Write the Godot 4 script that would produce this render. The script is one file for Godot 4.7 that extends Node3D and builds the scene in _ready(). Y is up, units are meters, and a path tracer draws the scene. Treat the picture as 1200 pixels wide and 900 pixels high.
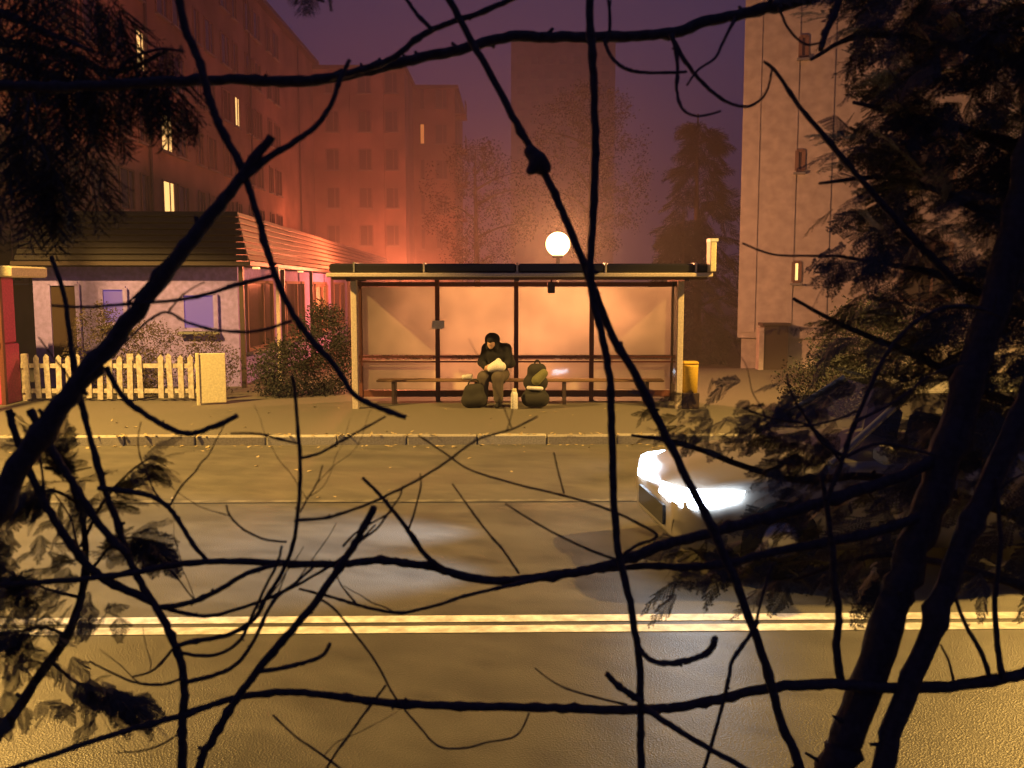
extends Node3D

const F := 1087.0           # focal length of the photograph in its own pixels (1200 x 900)
const EYE := Vector3(0.0, 2.26, 0.0)
const PITCH := -6.04

var rng := RandomNumberGenerator.new()
var cam_basis := Basis.IDENTITY
var M := {}
var T := {}
var used := {}

# ------------------------------------------------------------------ helpers
func ray(px: float, py: float) -> Vector3:
	return cam_basis * Vector3((px - 600.0) / F, -(py - 450.0) / F, -1.0)

func P(px: float, py: float, d: float) -> Vector3:      # the point of that pixel at d metres down the street axis
	var r := ray(px, py)
	return EYE + r * (d / -r.z)

func G(px: float, py: float, h: float = 0.0) -> Vector3: # the point of that pixel on the level h
	var r := ray(px, py)
	return EYE + r * ((h - EYE.y) / r.y)

func lin(r: float, g: float, b: float) -> Color:
	return Color(r, g, b).linear_to_srgb()

func numbered(n: String) -> String:
	if not used.has(n):
		used[n] = 0
		return n
	used[n] += 1
	return "%s_%03d" % [n, used[n]]

func tag(o: Node, label: String, category: String, group := "", kind := "") -> void:
	if label != "": o.set_meta("label", label)
	if category != "": o.set_meta("category", category)
	if group != "": o.set_meta("group", group)
	if kind != "": o.set_meta("kind", kind)

func thing(n: String, label: String, category: String, at := Vector3.ZERO, turn := 0.0, group := "") -> Node3D:
	var o := Node3D.new()
	o.name = numbered(n)
	add_child(o)
	o.position = at
	o.rotation.y = turn
	tag(o, label, category, group)
	return o

func obj(n: String, mesh: Mesh, m: Material, parent: Node = null) -> MeshInstance3D:
	var o := MeshInstance3D.new()
	o.mesh = mesh
	o.material_override = m
	if parent == null:
		o.name = numbered(n)
		add_child(o)
	else:
		o.name = n
		parent.add_child(o, true)
	return o

func struct(n: String, mesh: Mesh, m: Material, label := "") -> MeshInstance3D:
	var o := obj(n, mesh, m)
	tag(o, label, "", "", "structure")
	return o

func st_new() -> SurfaceTool:
	var st := SurfaceTool.new()
	st.begin(Mesh.PRIMITIVE_TRIANGLES)
	return st

func fin(st: SurfaceTool, smooth := false) -> ArrayMesh:
	st.generate_normals()
	return st.commit()

func quad(st: SurfaceTool, a: Vector3, b: Vector3, c: Vector3, d: Vector3) -> void:  # clockwise seen from its front
	for v in [a, b, c, a, c, d]:
		st.add_vertex(v)

func add_box(st: SurfaceTool, c: Vector3, s: Vector3, b := Basis.IDENTITY, bevel := 0.0) -> void:
	st.set_smooth_group(-1)
	var h := s * 0.5
	if bevel <= 0.0:
		var v := []
		for i in 8:
			v.append(c + b * Vector3(h.x if i & 1 else -h.x, h.y if i & 2 else -h.y, h.z if i & 4 else -h.z))
		quad(st, v[4], v[6], v[7], v[5])
		quad(st, v[1], v[3], v[2], v[0])
		quad(st, v[5], v[7], v[3], v[1])
		quad(st, v[0], v[2], v[6], v[4])
		quad(st, v[2], v[3], v[7], v[6])
		quad(st, v[0], v[4], v[5], v[1])
		return
	# chamfered: an octagon-like outline drawn in three layers
	var e: float = min(bevel, min(h.x, min(h.y, h.z)) * 0.9)
	var rings := []
	for l in [[-h.y, e], [-h.y + e, 0.0], [h.y - e, 0.0], [h.y, e]]:
		var x: float = h.x - l[1]
		var z: float = h.z - l[1]
		var ring := []
		for q in [[x, z - e], [x - e, z], [-x + e, z], [-x, z - e], [-x, -z + e], [-x + e, -z], [x - e, -z], [x, -z + e]]:
			ring.append(c + b * Vector3(q[0], l[0], q[1]))
		rings.append(ring)
	for k in 3:
		for i in 8:
			var j := (i + 1) % 8
			quad(st, rings[k][i], rings[k][j], rings[k + 1][j], rings[k + 1][i])
	for i in range(1, 7):
		for v in [rings[3][0], rings[3][i], rings[3][i + 1], rings[0][0], rings[0][i + 1], rings[0][i]]:
			st.add_vertex(v)

func box(c: Vector3, s: Vector3, b := Basis.IDENTITY, bevel := 0.0) -> ArrayMesh:
	var st := st_new()
	add_box(st, c, s, b, bevel)
	return fin(st)

func sheet(pts: Array) -> ArrayMesh:       # a fan, clockwise from above
	var st := st_new()
	st.set_smooth_group(-1)
	for i in range(1, pts.size() - 1):
		for v in [pts[0], pts[i], pts[i + 1]]:
			st.set_uv(Vector2(v.x, v.z))
			st.add_vertex(v)
	return fin(st)

func add_tube(st: SurfaceTool, pts: Array, radii: Array, sides := 8, rough := 0.0, caps := true) -> void:
	st.set_smooth_group(1)
	var rings := []
	var n := pts.size()
	var last := Vector3.UP
	for i in n:
		var dir: Vector3 = (pts[min(i + 1, n - 1)] - pts[max(i - 1, 0)]).normalized()
		var side := dir.cross(Vector3(0.13, 0.2, 1).normalized())
		if side.length() < 0.1: side = dir.cross(Vector3.RIGHT)
		side = side.normalized()
		var up := side.cross(dir).normalized()
		var ring := []
		for k in sides:
			var a := TAU * k / sides
			var r: float = radii[i] * (1.0 + rough * rng.randf_range(-1, 1))
			ring.append(pts[i] + (side * cos(a) + up * sin(a)) * r)
		rings.append(ring)
	for i in n - 1:
		for k in sides:
			var j := (k + 1) % sides
			quad(st, rings[i][k], rings[i + 1][k], rings[i + 1][j], rings[i][j])
	if caps:
		st.set_smooth_group(-1)
		for k in range(1, sides - 1):
			for v in [rings[0][0], rings[0][k], rings[0][k + 1], rings[n - 1][0], rings[n - 1][k + 1], rings[n - 1][k]]:
				st.add_vertex(v)

func tube(pts: Array, radii: Array, sides := 8, rough := 0.0) -> ArrayMesh:
	var st := st_new()
	add_tube(st, pts, radii, sides, rough)
	return fin(st)

func pole(a: Vector3, b: Vector3, r: float, sides := 10) -> ArrayMesh:
	return tube([a, b], [r, r], sides)

func lathe(profile: Array, sides := 20) -> ArrayMesh:       # [radius, height] upwards
	var st := st_new()
	st.set_smooth_group(1)
	for i in profile.size() - 1:
		for k in sides:
			var a := TAU * k / sides
			var b := TAU * (k + 1) / sides
			var p: Array = profile[i]
			var q: Array = profile[i + 1]
			quad(st, Vector3(cos(a) * p[0], p[1], sin(a) * p[0]), Vector3(cos(a) * q[0], q[1], sin(a) * q[0]), Vector3(cos(b) * q[0], q[1], sin(b) * q[0]), Vector3(cos(b) * p[0], p[1], sin(b) * p[0]))
	return fin(st)

func catmull(p: Array, steps: int) -> Array:
	var out := []
	var n := p.size()
	for i in n - 1:
		var a = p[max(i - 1, 0)]
		var b = p[i]
		var c = p[i + 1]
		var d = p[min(i + 2, n - 1)]
		for k in steps:
			var t := float(k) / steps
			out.append(0.5 * ((2.0 * b) + (c - a) * t + (2.0 * a - 5.0 * b + 4.0 * c - d) * t * t + (3.0 * b - a - 3.0 * c + d) * t * t * t))
	out.append(p[n - 1])
	return out

# ------------------------------------------------------------------ textures and materials
func noise_tex(key: String, seed_: int, freq: float, oct: int, lo: float, hi: float, size := 512, type := FastNoiseLite.TYPE_SIMPLEX_SMOOTH, power := 1.0) -> ImageTexture:
	var n := FastNoiseLite.new()
	n.seed = seed_
	n.frequency = freq
	n.noise_type = type
	n.fractal_octaves = oct
	n.fractal_type = FastNoiseLite.FRACTAL_FBM if oct > 1 else FastNoiseLite.FRACTAL_NONE
	var im := n.get_seamless_image(size, size, false, false, 0.15, true)
	im.convert(Image.FORMAT_L8)
	var data := im.get_data()
	for i in data.size():
		data[i] = int(clampf((lo + (hi - lo) * pow(data[i] / 255.0, power)) * 255.0, 0, 255))
	im = Image.create_from_data(size, size, false, Image.FORMAT_L8, data)
	im.convert(Image.FORMAT_RGB8)
	T[key] = ImageTexture.create_from_image(im)
	return T[key]

func mat(key: String, c: Color, rough := 0.85, tex := "", scale := 1.0, bump := "", bump_cm := 0.0, metal := 0.0, world := true) -> StandardMaterial3D:
	var m := StandardMaterial3D.new()
	m.resource_name = key
	m.albedo_color = c
	m.roughness = rough
	m.metallic = metal
	if tex != "":
		m.albedo_texture = T[tex]
	if bump != "":
		m.heightmap_enabled = true
		m.heightmap_texture = T[bump]
		m.heightmap_scale = bump_cm
	if tex != "" or bump != "":
		m.uv1_triplanar = true
		m.uv1_world_triplanar = world
		m.uv1_scale = Vector3.ONE * scale
	M[key] = m
	return m

func glow(key: String, c: Color, energy: float) -> StandardMaterial3D:
	var m := mat(key, Color(0.8, 0.8, 0.8), 0.5)
	m.emission_enabled = true
	m.emission = c
	m.emission_energy_multiplier = energy
	return m

func materials() -> void:
	noise_tex("fine", 3, 0.05, 4, 0.78, 1.0)
	noise_tex("grain", 5, 0.25, 3, 0.5, 1.0)
	noise_tex("coarse", 7, 0.012, 5, 0.68, 1.0)
	noise_tex("patch", 9, 0.008, 4, 0.6, 1.0, 512, FastNoiseLite.TYPE_PERLIN)
	noise_tex("stones", 11, 0.16, 2, 0.0, 1.0, 512, FastNoiseLite.TYPE_CELLULAR)
	noise_tex("worn", 15, 0.03, 5, 0.72, 1.1, 512)
	mat("asphalt", lin(0.27, 0.262, 0.228), 0.45, "grain", 1.1, "stones", 0.27)
	M.asphalt.metallic_specular = 0.42
	M.asphalt.vertex_color_use_as_albedo = true
	mat("bay", lin(0.23, 0.212, 0.175), 0.75, "grain", 1.1, "stones", 0.25)
	M.bay.vertex_color_use_as_albedo = true
	mat("line_paint", lin(0.8, 0.78, 0.72), 0.55, "worn", 0.45, "stones", 0.2)
	mat("edge_line", lin(0.15, 0.14, 0.115), 0.7, "patch", 2.1)
	mat("paving", lin(0.17, 0.155, 0.13), 0.85, "grain", 0.7, "stones", 0.3)
	mat("kerbstone", lin(0.3, 0.28, 0.25), 0.85, "fine", 1.0)
	mat("kerb_pale", lin(0.42, 0.4, 0.35), 0.85, "fine", 1.3)
	mat("soil", lin(0.06, 0.05, 0.035), 0.95, "coarse", 0.5, "grain", 2.0)
	mat("plaster", lin(0.36, 0.215, 0.165), 0.9, "patch", 0.09)
	mat("tower_plaster", lin(0.48, 0.43, 0.39), 0.9, "fine", 0.12)
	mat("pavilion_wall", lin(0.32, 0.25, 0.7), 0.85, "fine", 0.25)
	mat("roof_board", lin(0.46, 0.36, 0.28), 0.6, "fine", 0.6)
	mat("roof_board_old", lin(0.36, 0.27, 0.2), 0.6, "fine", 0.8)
	mat("roof_front_shaded", lin(0.02, 0.016, 0.02), 0.9, "fine", 0.6)  # shade of the unlit front put into the colour of the boards
	mat("window_frame", lin(0.16, 0.09, 0.07), 0.8)
	mat("dark_metal", lin(0.05, 0.03, 0.028), 0.5, "fine", 1.0)
	mat("red_metal", lin(0.16, 0.05, 0.035), 0.55, "fine", 1.0)
	mat("pale_metal", lin(0.6, 0.52, 0.44), 0.5, "fine", 1.0)
	mat("grey_metal", lin(0.22, 0.22, 0.22), 0.45, "fine", 1.0)
	mat("roof_sheet", lin(0.02, 0.018, 0.018), 0.35, "fine", 1.0)
	mat("wood", lin(0.16, 0.09, 0.05), 0.7, "fine", 1.5)
	mat("white_wood", lin(0.58, 0.52, 0.46), 0.75, "coarse", 1.6)
	mat("cream", lin(0.72, 0.66, 0.45), 0.7, "fine", 0.8)
	mat("yellow", lin(0.75, 0.5, 0.06), 0.6, "fine", 1.0)
	mat("red_paint", lin(0.6, 0.06, 0.17), 0.55, "fine", 0.7)
	mat("white", lin(0.75, 0.73, 0.7), 0.6, "fine", 1.2)
	mat("black_cloth", lin(0.012, 0.011, 0.014), 0.95, "grain", 2.0)
	mat("grey_cloth", lin(0.13, 0.105, 0.085), 0.95, "grain", 2.0)
	mat("bag_cloth", lin(0.03, 0.028, 0.022), 0.9, "grain", 2.0)
	mat("olive_cloth", lin(0.22, 0.22, 0.09), 0.9, "grain", 2.0)
	mat("skin", lin(0.42, 0.25, 0.18), 0.6)
	mat("bark", lin(0.15, 0.12, 0.12), 0.9, "coarse", 6.0, "stones", 0.6)
	mat("bark_pale", lin(0.1, 0.08, 0.07), 0.9, "coarse", 6.0, "stones", 0.4)
	var lf := mat("needles", lin(0.12, 0.115, 0.1), 0.8)
	lf.vertex_color_use_as_albedo = true
	lf.cull_mode = BaseMaterial3D.CULL_DISABLED
	lf.backlight_enabled = true
	lf.backlight = lin(0.05, 0.06, 0.035)
	var ol := mat("old_leaf", lin(0.07, 0.05, 0.035), 0.85)
	ol.vertex_color_use_as_albedo = true
	ol.cull_mode = BaseMaterial3D.CULL_DISABLED
	ol.backlight_enabled = true
	ol.backlight = lin(0.08, 0.05, 0.035)
	var dl := mat("dark_leaf", lin(0.022, 0.024, 0.02), 0.85)
	dl.vertex_color_use_as_albedo = true
	dl.cull_mode = BaseMaterial3D.CULL_DISABLED
	mat("car_paint", lin(0.16, 0.145, 0.125), 0.3).clearcoat_enabled = true
	mat("tyre", lin(0.015, 0.015, 0.015), 0.9)
	mat("rim", lin(0.5, 0.5, 0.5), 0.3, "", 1.0, "", 0.0, 0.9)
	mat("plastic", lin(0.02, 0.02, 0.02), 0.5)
	var cg := mat("car_glass", Color(0.03, 0.035, 0.035, 0.35), 0.03)
	cg.transparency = BaseMaterial3D.TRANSPARENCY_ALPHA
	var wg := mat("window_glass", lin(0.05, 0.035, 0.032), 0.12)
	# misted acrylic of the shelter: most of the light from behind is scattered
	var mist := mat("misted_glass", Color(0.98, 0.95, 0.9, 0.85), 0.3, "patch", 0.12)
	mist.transparency = BaseMaterial3D.TRANSPARENCY_ALPHA
	mist.backlight_enabled = true
	mist.backlight = Color(1, 1, 1)
	mist.metallic_specular = 0.6
	M.upper_misted_glass = mist.duplicate()
	mist.clearcoat_enabled = true
	mist.clearcoat = 1.0
	mist.clearcoat_roughness = 0.04
	glow("lit_window", Color(1.0, 0.78, 0.45), 1.6)
	glow("lit_curtain", Color(1.0, 0.6, 0.25), 0.55)
	glow("violet_glow_pane", Color(0.6, 0.45, 1.0), 0.22)  # stands in for lilac light on the wall, no lamp inside
	M.violet_glow_pane.albedo_color = Color(0.3, 0.26, 0.36)
	glow("globe_glow", Color(1.0, 0.8, 0.5), 14.0)
	glow("lamp_glow", Color(1.0, 0.7, 0.35), 8.0)
	glow("headlight_glow", Color(0.85, 0.92, 1.0), 42.0)

# ------------------------------------------------------------------ set-up
func camera_and_light() -> void:
	var cam := Camera3D.new()
	cam.name = "camera"
	cam.position = EYE
	cam.rotation_degrees = Vector3(PITCH, 0, 0)
	cam.fov = rad_to_deg(2.0 * atan(450.0 / F))
	cam.near = 0.05
	cam.far = 2000.0
	cam.current = true
	var lens := CameraAttributesPhysical.new()
	lens.frustum_focal_length = 12.0 / tan(atan(450.0 / F))
	lens.frustum_focus_distance = 14.0
	lens.exposure_aperture = lens.frustum_focal_length / 7.0
	lens.frustum_near = 0.05
	lens.frustum_far = 2000.0
	cam.attributes = lens
	cam.fov = rad_to_deg(2.0 * atan(450.0 / F))
	add_child(cam)
	cam_basis = Basis.from_euler(Vector3(deg_to_rad(PITCH), 0, 0))
	var e := Environment.new()
	e.background_mode = Environment.BG_SKY
	var sm := ProceduralSkyMaterial.new()
	sm.sky_top_color = Color(0.18, 0.19, 0.34)
	sm.sky_horizon_color = Color(0.2, 0.185, 0.31)
	sm.sky_curve = 0.2
	sm.ground_bottom_color = Color(0.05, 0.04, 0.05)
	sm.ground_horizon_color = Color(0.12, 0.09, 0.1)
	var sky := Sky.new()
	sky.sky_material = sm
	e.sky = sky
	e.background_energy_multiplier = 0.9
	e.tonemap_mode = Environment.TONE_MAPPER_LINEAR
	e.tonemap_exposure = 1.0
	e.sdfgi_enabled = true
	e.ssao_enabled = true
	e.ssil_enabled = true
	e.fog_enabled = true
	e.fog_density = 0.0007
	e.fog_light_color = Color(1.0, 0.96, 0.94)
	e.volumetric_fog_enabled = true
	e.volumetric_fog_density = 0.0
	var w := WorldEnvironment.new()
	w.name = "environment"
	w.environment = e
	add_child(w)

func omni(at: Vector3, c: Color, energy: float, size: float, n: String, parent: Node) -> void:
	var l := OmniLight3D.new()
	l.name = n
	l.light_color = c
	l.light_energy = energy
	l.light_size = size
	l.omni_range = 120.0
	l.omni_attenuation = 2.0
	l.shadow_enabled = true
	l.position = at
	parent.add_child(l, true)

func road_k(x: float, d: float) -> Vector3:   # the road runs very slightly askew to the picture
	return Vector3(x, 0, -d - 0.018 * x)

func road_mesh(d0: float, d1: float, h: float, seed_: int, tracks: Array) -> ArrayMesh:
	# asphalt with streaks, stains, tyre polish and a repair patch in its own colour
	var xs := [-70.0, -30.0, -14.0]
	for i in 131: xs.append(-10.4 + i * 0.16)
	xs.append_array([14.0, 30.0, 70.0])
	var n := int((d1 - d0) / 0.11) + 1
	var long := FastNoiseLite.new()
	long.seed = seed_
	long.frequency = 0.9
	long.fractal_octaves = 3
	var spot := FastNoiseLite.new()
	spot.seed = seed_ + 1
	spot.frequency = 1.6
	spot.fractal_octaves = 4
	var st := st_new()
	st.set_smooth_group(1)
	var colour := func(x: float, d: float) -> Color:
		var v := 1.0 + 0.22 * long.get_noise_2d(x * 0.12, d * 1.7) + 0.3 * spot.get_noise_2d(x, d) + 0.34 * spot.get_noise_2d(x * 4.0 + 50.0, d * 4.0)
		for tr in tracks: v *= 1.0 - 0.13 * exp(-pow((d - tr) / 0.24, 2.0))
		var stain := spot.get_noise_2d(x * 0.5 + 90.0, d * 0.5)
		if stain > 0.3: v *= 0.8
		v *= 0.55
		return Color(v, v, v)
	for i in xs.size() - 1:
		for j in n:
			var a0 := d0 + (d1 - d0) * j / n
			var a1 := d0 + (d1 - d0) * (j + 1) / n
			for q in [[xs[i], a1], [xs[i + 1], a1], [xs[i + 1], a0], [xs[i], a1], [xs[i + 1], a0], [xs[i], a0]]:
				st.set_color(colour.call(q[0], q[1]))
				st.add_vertex(road_k(q[0], q[1]) + Vector3(0, h, 0))
	st.generate_normals()
	return st.commit()

func strip(n: String, d0: float, d1: float, h: float, m: Material, label: String, kind := true) -> void:
	var a := road_k(-70, d1)
	var b := road_k(70, d1)
	var c := road_k(70, d0)
	var e := road_k(-70, d0)
	var up := Vector3.UP * h
	struct(n, sheet([a + up, b + up, c + up, e + up]), m, label)

func ground() -> void:
	var gl := sheet([Vector3(-300, -0.03, -420), Vector3(300, -0.03, -420), Vector3(300, -0.03, 60), Vector3(-300, -0.03, 60)])
	struct("ground", gl, M.soil, "dark bare ground around the buildings")
	struct("road", road_mesh(3.4, 9.62, 0.0, 31, [4.1, 5.5, 7.4, 8.9]), M.asphalt, "damp grey asphalt road")
	struct("bus_bay", road_mesh(9.62, 13.1, 0.004, 37, [10.6, 12.2]), M.bay, "browner asphalt bay before the bus shelter")
	strip("bay_edge_line", 9.56, 9.68, 0.008, M.edge_line, "worn pale line along the edge of the bay")
	strip("road_line", 5.872, 5.997, 0.004, M.line_paint, "white centre line, the one on the near lane's side")
	strip("road_line", 6.066, 6.19, 0.004, M.line_paint, "white centre line, the one on the bus bay's side")
	strip("pavement", 13.24, 24.0, 0.12, M.paving, "worn paved footway under the bus shelter")
	# kerb of single stones
	var kerb := Node3D.new()
	kerb.name = "kerb"
	add_child(kerb)
	tag(kerb, "stone kerb along the bus bay", "", "", "structure")
	var turn := Basis(Vector3.UP, atan(0.018))
	var pale_mesh := box(Vector3(0, 0.065, 0), Vector3(0.985, 0.15, 0.15), turn, 0.015)
	for i in range(-14, 15):
		var s := obj("kerb_stone", pale_mesh, M.kerbstone if rng.randf() < 0.6 else M.kerb_pale, kerb)
		s.position = road_k(i * 1.0, 13.17) + Vector3(0, rng.randf_range(-0.012, 0.006), rng.randf_range(-0.01, 0.01))
	# the bank the photographer stands on
	var st := st_new()
	st.set_smooth_group(1)
	var noise := FastNoiseLite.new()
	noise.frequency = 0.7
	for i in range(-24, 24):
		for j in 14:
			var q := []
			for o in [[0, 0], [0, 1], [1, 1], [1, 0]]:
				var x: float = (i + o[0]) * 0.5
				var d: float = 3.38 - (j + o[1]) * 0.42
				q.append(Vector3(x, bank_h(x, d, noise), -d))
			quad(st, q[3], q[2], q[1], q[0])
	struct("grass_bank", fin(st), M.soil, "dark earth bank under the foreground trees")

func bank_h(x: float, d: float, noise: FastNoiseLite = null) -> float:
	var t := clampf((3.38 - d) / 2.2, 0, 1)
	return 0.02 + 0.62 * t * t * (3 - 2 * t) + (noise.get_noise_2d(x, d) * 0.06 * t if noise else 0.0)

# ------------------------------------------------------------------ lamps
func globe_lamp(x: float, d: float, h: float, energy: float, label: String) -> void:
	var t := thing("globe_lamp", label, "street lamp", Vector3(x, 0.1 if d < 24 else -0.03, -d), 0.0, "globe lamps behind the shelter")
	var y0 := t.position.y
	obj("post", tube([Vector3(0, 0, 0), Vector3(0, 0.6, 0), Vector3(0, 0.62, 0), Vector3(0, h - y0 - 0.26, 0)], [0.07, 0.065, 0.045, 0.035]), M.grey_metal, t)
	obj("collar", lathe([[0.0, h - y0 - 0.28], [0.1, h - y0 - 0.28], [0.12, h - y0 - 0.22], [0.0, h - y0 - 0.22]]), M.grey_metal, t)
	var s := SphereMesh.new()
	s.radius = 0.245
	s.height = 0.49
	s.radial_segments = 28
	s.rings = 16
	var g := obj("globe", s, M.globe_glow, t)
	g.position = Vector3(0, h - y0, 0)
	omni(Vector3(0, h - y0, 0), Color(1.0, 0.66, 0.42) if d < 28 else Color(1.0, 0.48, 0.31), energy, 0.2, "light", t)

func mast_lamp(x: float, d: float, reach: float, h: float, energy: float, label: String) -> void:
	var t := thing("mast_lamp", label, "street lamp", Vector3(x, 0.11, -d), 0.0, "tall mast lamps over the road")
	obj("mast", tube([Vector3(0, 0, 0), Vector3(0, 1.2, 0), Vector3(0, 1.22, 0), Vector3(0, h - 0.5, 0), Vector3(0, h - 0.1, reach * 0.2), Vector3(0, h, reach)], [0.11, 0.11, 0.085, 0.06, 0.05, 0.04]), M.grey_metal, t)
	# a flat-glass head that shines down only
	var c := Vector3(0, h, reach)
	var look := Basis(Vector3.RIGHT, -PI / 2)
	obj("lamp_head", box(c, Vector3(0.4, 0.3, 0.2), look, 0.03), M.grey_metal, t)
	obj("lamp_lens", box(c + look * Vector3(0, 0, -0.11), Vector3(0.32, 0.22, 0.02), look), M.lamp_glow, t)
	var l := SpotLight3D.new()
	l.name = "light"
	l.light_color = Color(1.0, 0.77, 0.38)
	l.light_energy = energy
	l.light_size = 0.15
	l.spot_angle = 61.8
	l.spot_angle_attenuation = 0.12
	l.spot_range = 80.0
	l.spot_attenuation = 2.0
	l.shadow_enabled = true
	l.position = c + look * Vector3(0, 0, -0.2)
	l.basis = look
	t.add_child(l)

# ------------------------------------------------------------------ buildings
func window(parent: Node, c: Vector3, w: float, h: float, b: Basis, glass: Material, mullion := true, frame: Material = null) -> void:
	# c is on the wall face, b.z points out of the wall
	var st := st_new()
	for q in [[0, h / 2, w, 0.07], [0, -h / 2, w, 0.07], [-w / 2, 0, 0.07, h], [w / 2, 0, 0.07, h]]:
		add_box(st, c + b * Vector3(q[0], q[1], 0.03), Vector3(q[2] + 0.02, q[3], 0.06), b)
	if mullion:
		add_box(st, c + b * Vector3(w * 0.12, 0, 0.025), Vector3(0.07, h - 0.08, 0.04), b)
	var f := obj("window", fin(st), frame if frame else M.window_frame, parent)
	obj("pane", box(c + b * Vector3(0, 0, 0.008), Vector3(w - 0.05, h - 0.05, 0.012), b), glass, f)
	obj("sill", box(c + b * Vector3(0, -h / 2 - 0.07, 0.08), Vector3(w + 0.14, 0.05, 0.16), b), M.grey_metal, f)

func buildings() -> void:
	# long block on the left, its long side along the view
	var bx := Basis(Vector3(0, 0, -1), Vector3.UP, Vector3(1, 0, 0))   # out of a wall that faces +x
	var t := thing("apartment_block", "long rust coloured apartment block with a few lit windows behind the pavilion", "building", Vector3(-19.5, 0, -45))
	obj("wall", box(Vector3(0, 8.85, 0), Vector3(11, 17.8, 45)), M.plaster, t)
	obj("roof", box(Vector3(0.1, 17.9, 0), Vector3(11.5, 0.25, 45.4)), M.dark_metal, t)
	var lit := {"7,1": 1, "7,2": 1, "6,3": 1, "12,3": 1, "3,2": 2}
	for i in 17:
		for fl in 6:
			var d := 23.6 + i * 2.06 + (0.35 if i % 2 else 0.0)
			var key := "%d,%d" % [i, fl]
			var g: Material = M.window_glass
			if lit.has(key): g = M.lit_window if lit[key] == 1 else M.lit_curtain
			if fl >= 4 and i < 5: continue
			window(t, Vector3(5.5, 3.1 + fl * 2.65, -d + 45), 1.25 if i % 3 else 0.8, 1.45, bx, g, true)
	for d in [36.4, 50.6, 62.0]:
		obj("downpipe", pole(Vector3(5.62, 0, -d + 45), Vector3(5.62, 17.7, -d + 45), 0.06), M.dark_metal, t)
	# two stepped sections facing the street
	t = thing("apartment_block", "stepped red block with narrow windows at the end of the courtyard", "building", Vector3(-10.8, 0, -67))
	obj("wall", box(Vector3(-0.05, 8.7, -5.5), Vector3(6.6, 17.4, 11)), M.plaster, t)
	obj("wall", box(Vector3(4.75, 8.6, -11), Vector3(3.4, 17.2, 11)), M.plaster, t)
	obj("roof", box(Vector3(-0.05, 17.5, -5.5), Vector3(6.9, 0.25, 11.3)), M.dark_metal, t)
	obj("roof", box(Vector3(4.85, 17.3, -11), Vector3(3.7, 0.25, 11.3)), M.dark_metal, t)
	var bz := Basis.IDENTITY
	for fl in 6:
		for x in [-1.9, 0.4, 2.3]:
			window(t, Vector3(x, 3.2 + fl * 2.65, 0.0), 0.9, 1.4, bz, M.window_glass)
		window(t, Vector3(3.95, 3.2 + fl * 2.65, -5.5), 0.35, 1.5, bz, M.lit_curtain if fl == 4 else M.window_glass, false)
		window(t, Vector3(5.4, 3.2 + fl * 2.65, -5.5), 0.9, 1.4, bz, M.window_glass)
		var bal := obj("balcony", box(Vector3(6.85, 2.1 + fl * 2.65, -7.2), Vector3(0.8, 0.14, 2.4)), M.plaster, t)
		obj("railing", box(Vector3(7.2, 2.7 + fl * 2.65, -7.2), Vector3(0.05, 1.0, 2.4)), M.dark_metal, bal)
	for x in [-0.9, 1.5]:
		obj("pilaster", box(Vector3(x, 8.6, 0.07), Vector3(0.5, 17.0, 0.14)), M.plaster, t)
	# far slab in the haze
	t = thing("tower_block", "tall hazy tower block far behind the globe lamp", "building", Vector3(9.8, 0, -190))
	obj("wall", box(Vector3(0, 24.5, 0), Vector3(20, 49, 14)), M.plaster, t)
	obj("roof", box(Vector3(2, 50.0, 0), Vector3(7, 2.0, 8)), M.plaster, t)
	for fl in 16:
		for k in 7:
			window(t, Vector3(-8.1 + k * 2.7, 3.2 + fl * 2.8, 7.0), 1.5, 1.5, bz, M.window_glass, false)
	# pale gable on the right
	t = thing("apartment_block", "pale plastered block with raised vertical bands beside the shelter", "building", Vector3(5.95, 0, -24.5), deg_to_rad(-19.0))
	obj("wall", box(Vector3(6.0, 9.45, -6), Vector3(12, 17.1, 12)), M.tower_plaster, t)
	obj("plinth", box(Vector3(6.05, 0.44, -6.05), Vector3(11.9, 0.92, 11.9)), M.tower_plaster, t)
	for q in [[0.02, 0.42], [0.86, 0.5], [1.85, 0.36], [3.3, 0.6], [5.2, 0.6], [7.4, 0.6], [9.6, 0.6]]:
		obj("band", box(Vector3(q[0] + q[1] / 2, 9.5, 0.02), Vector3(q[1], 16.9, 0.04)), M.tower_plaster, t)
	for fl in 5:
		window(t, Vector3(1.45, 2.62 + fl * 2.8, 0.0), 0.16, 0.5, bz, M.lit_window if fl == 0 else M.window_glass, false)
		window(t, Vector3(4.5, 2.6 + fl * 2.8, 0.0), 1.1, 1.4, bz, M.window_glass)
		window(t, Vector3(8.6, 2.6 + fl * 2.8, 0.0), 1.1, 1.4, bz, M.window_glass)
	obj("roof", box(Vector3(6.0, 18.15, -6), Vector3(12.5, 0.3, 12.5)), M.dark_metal, t)

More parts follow.
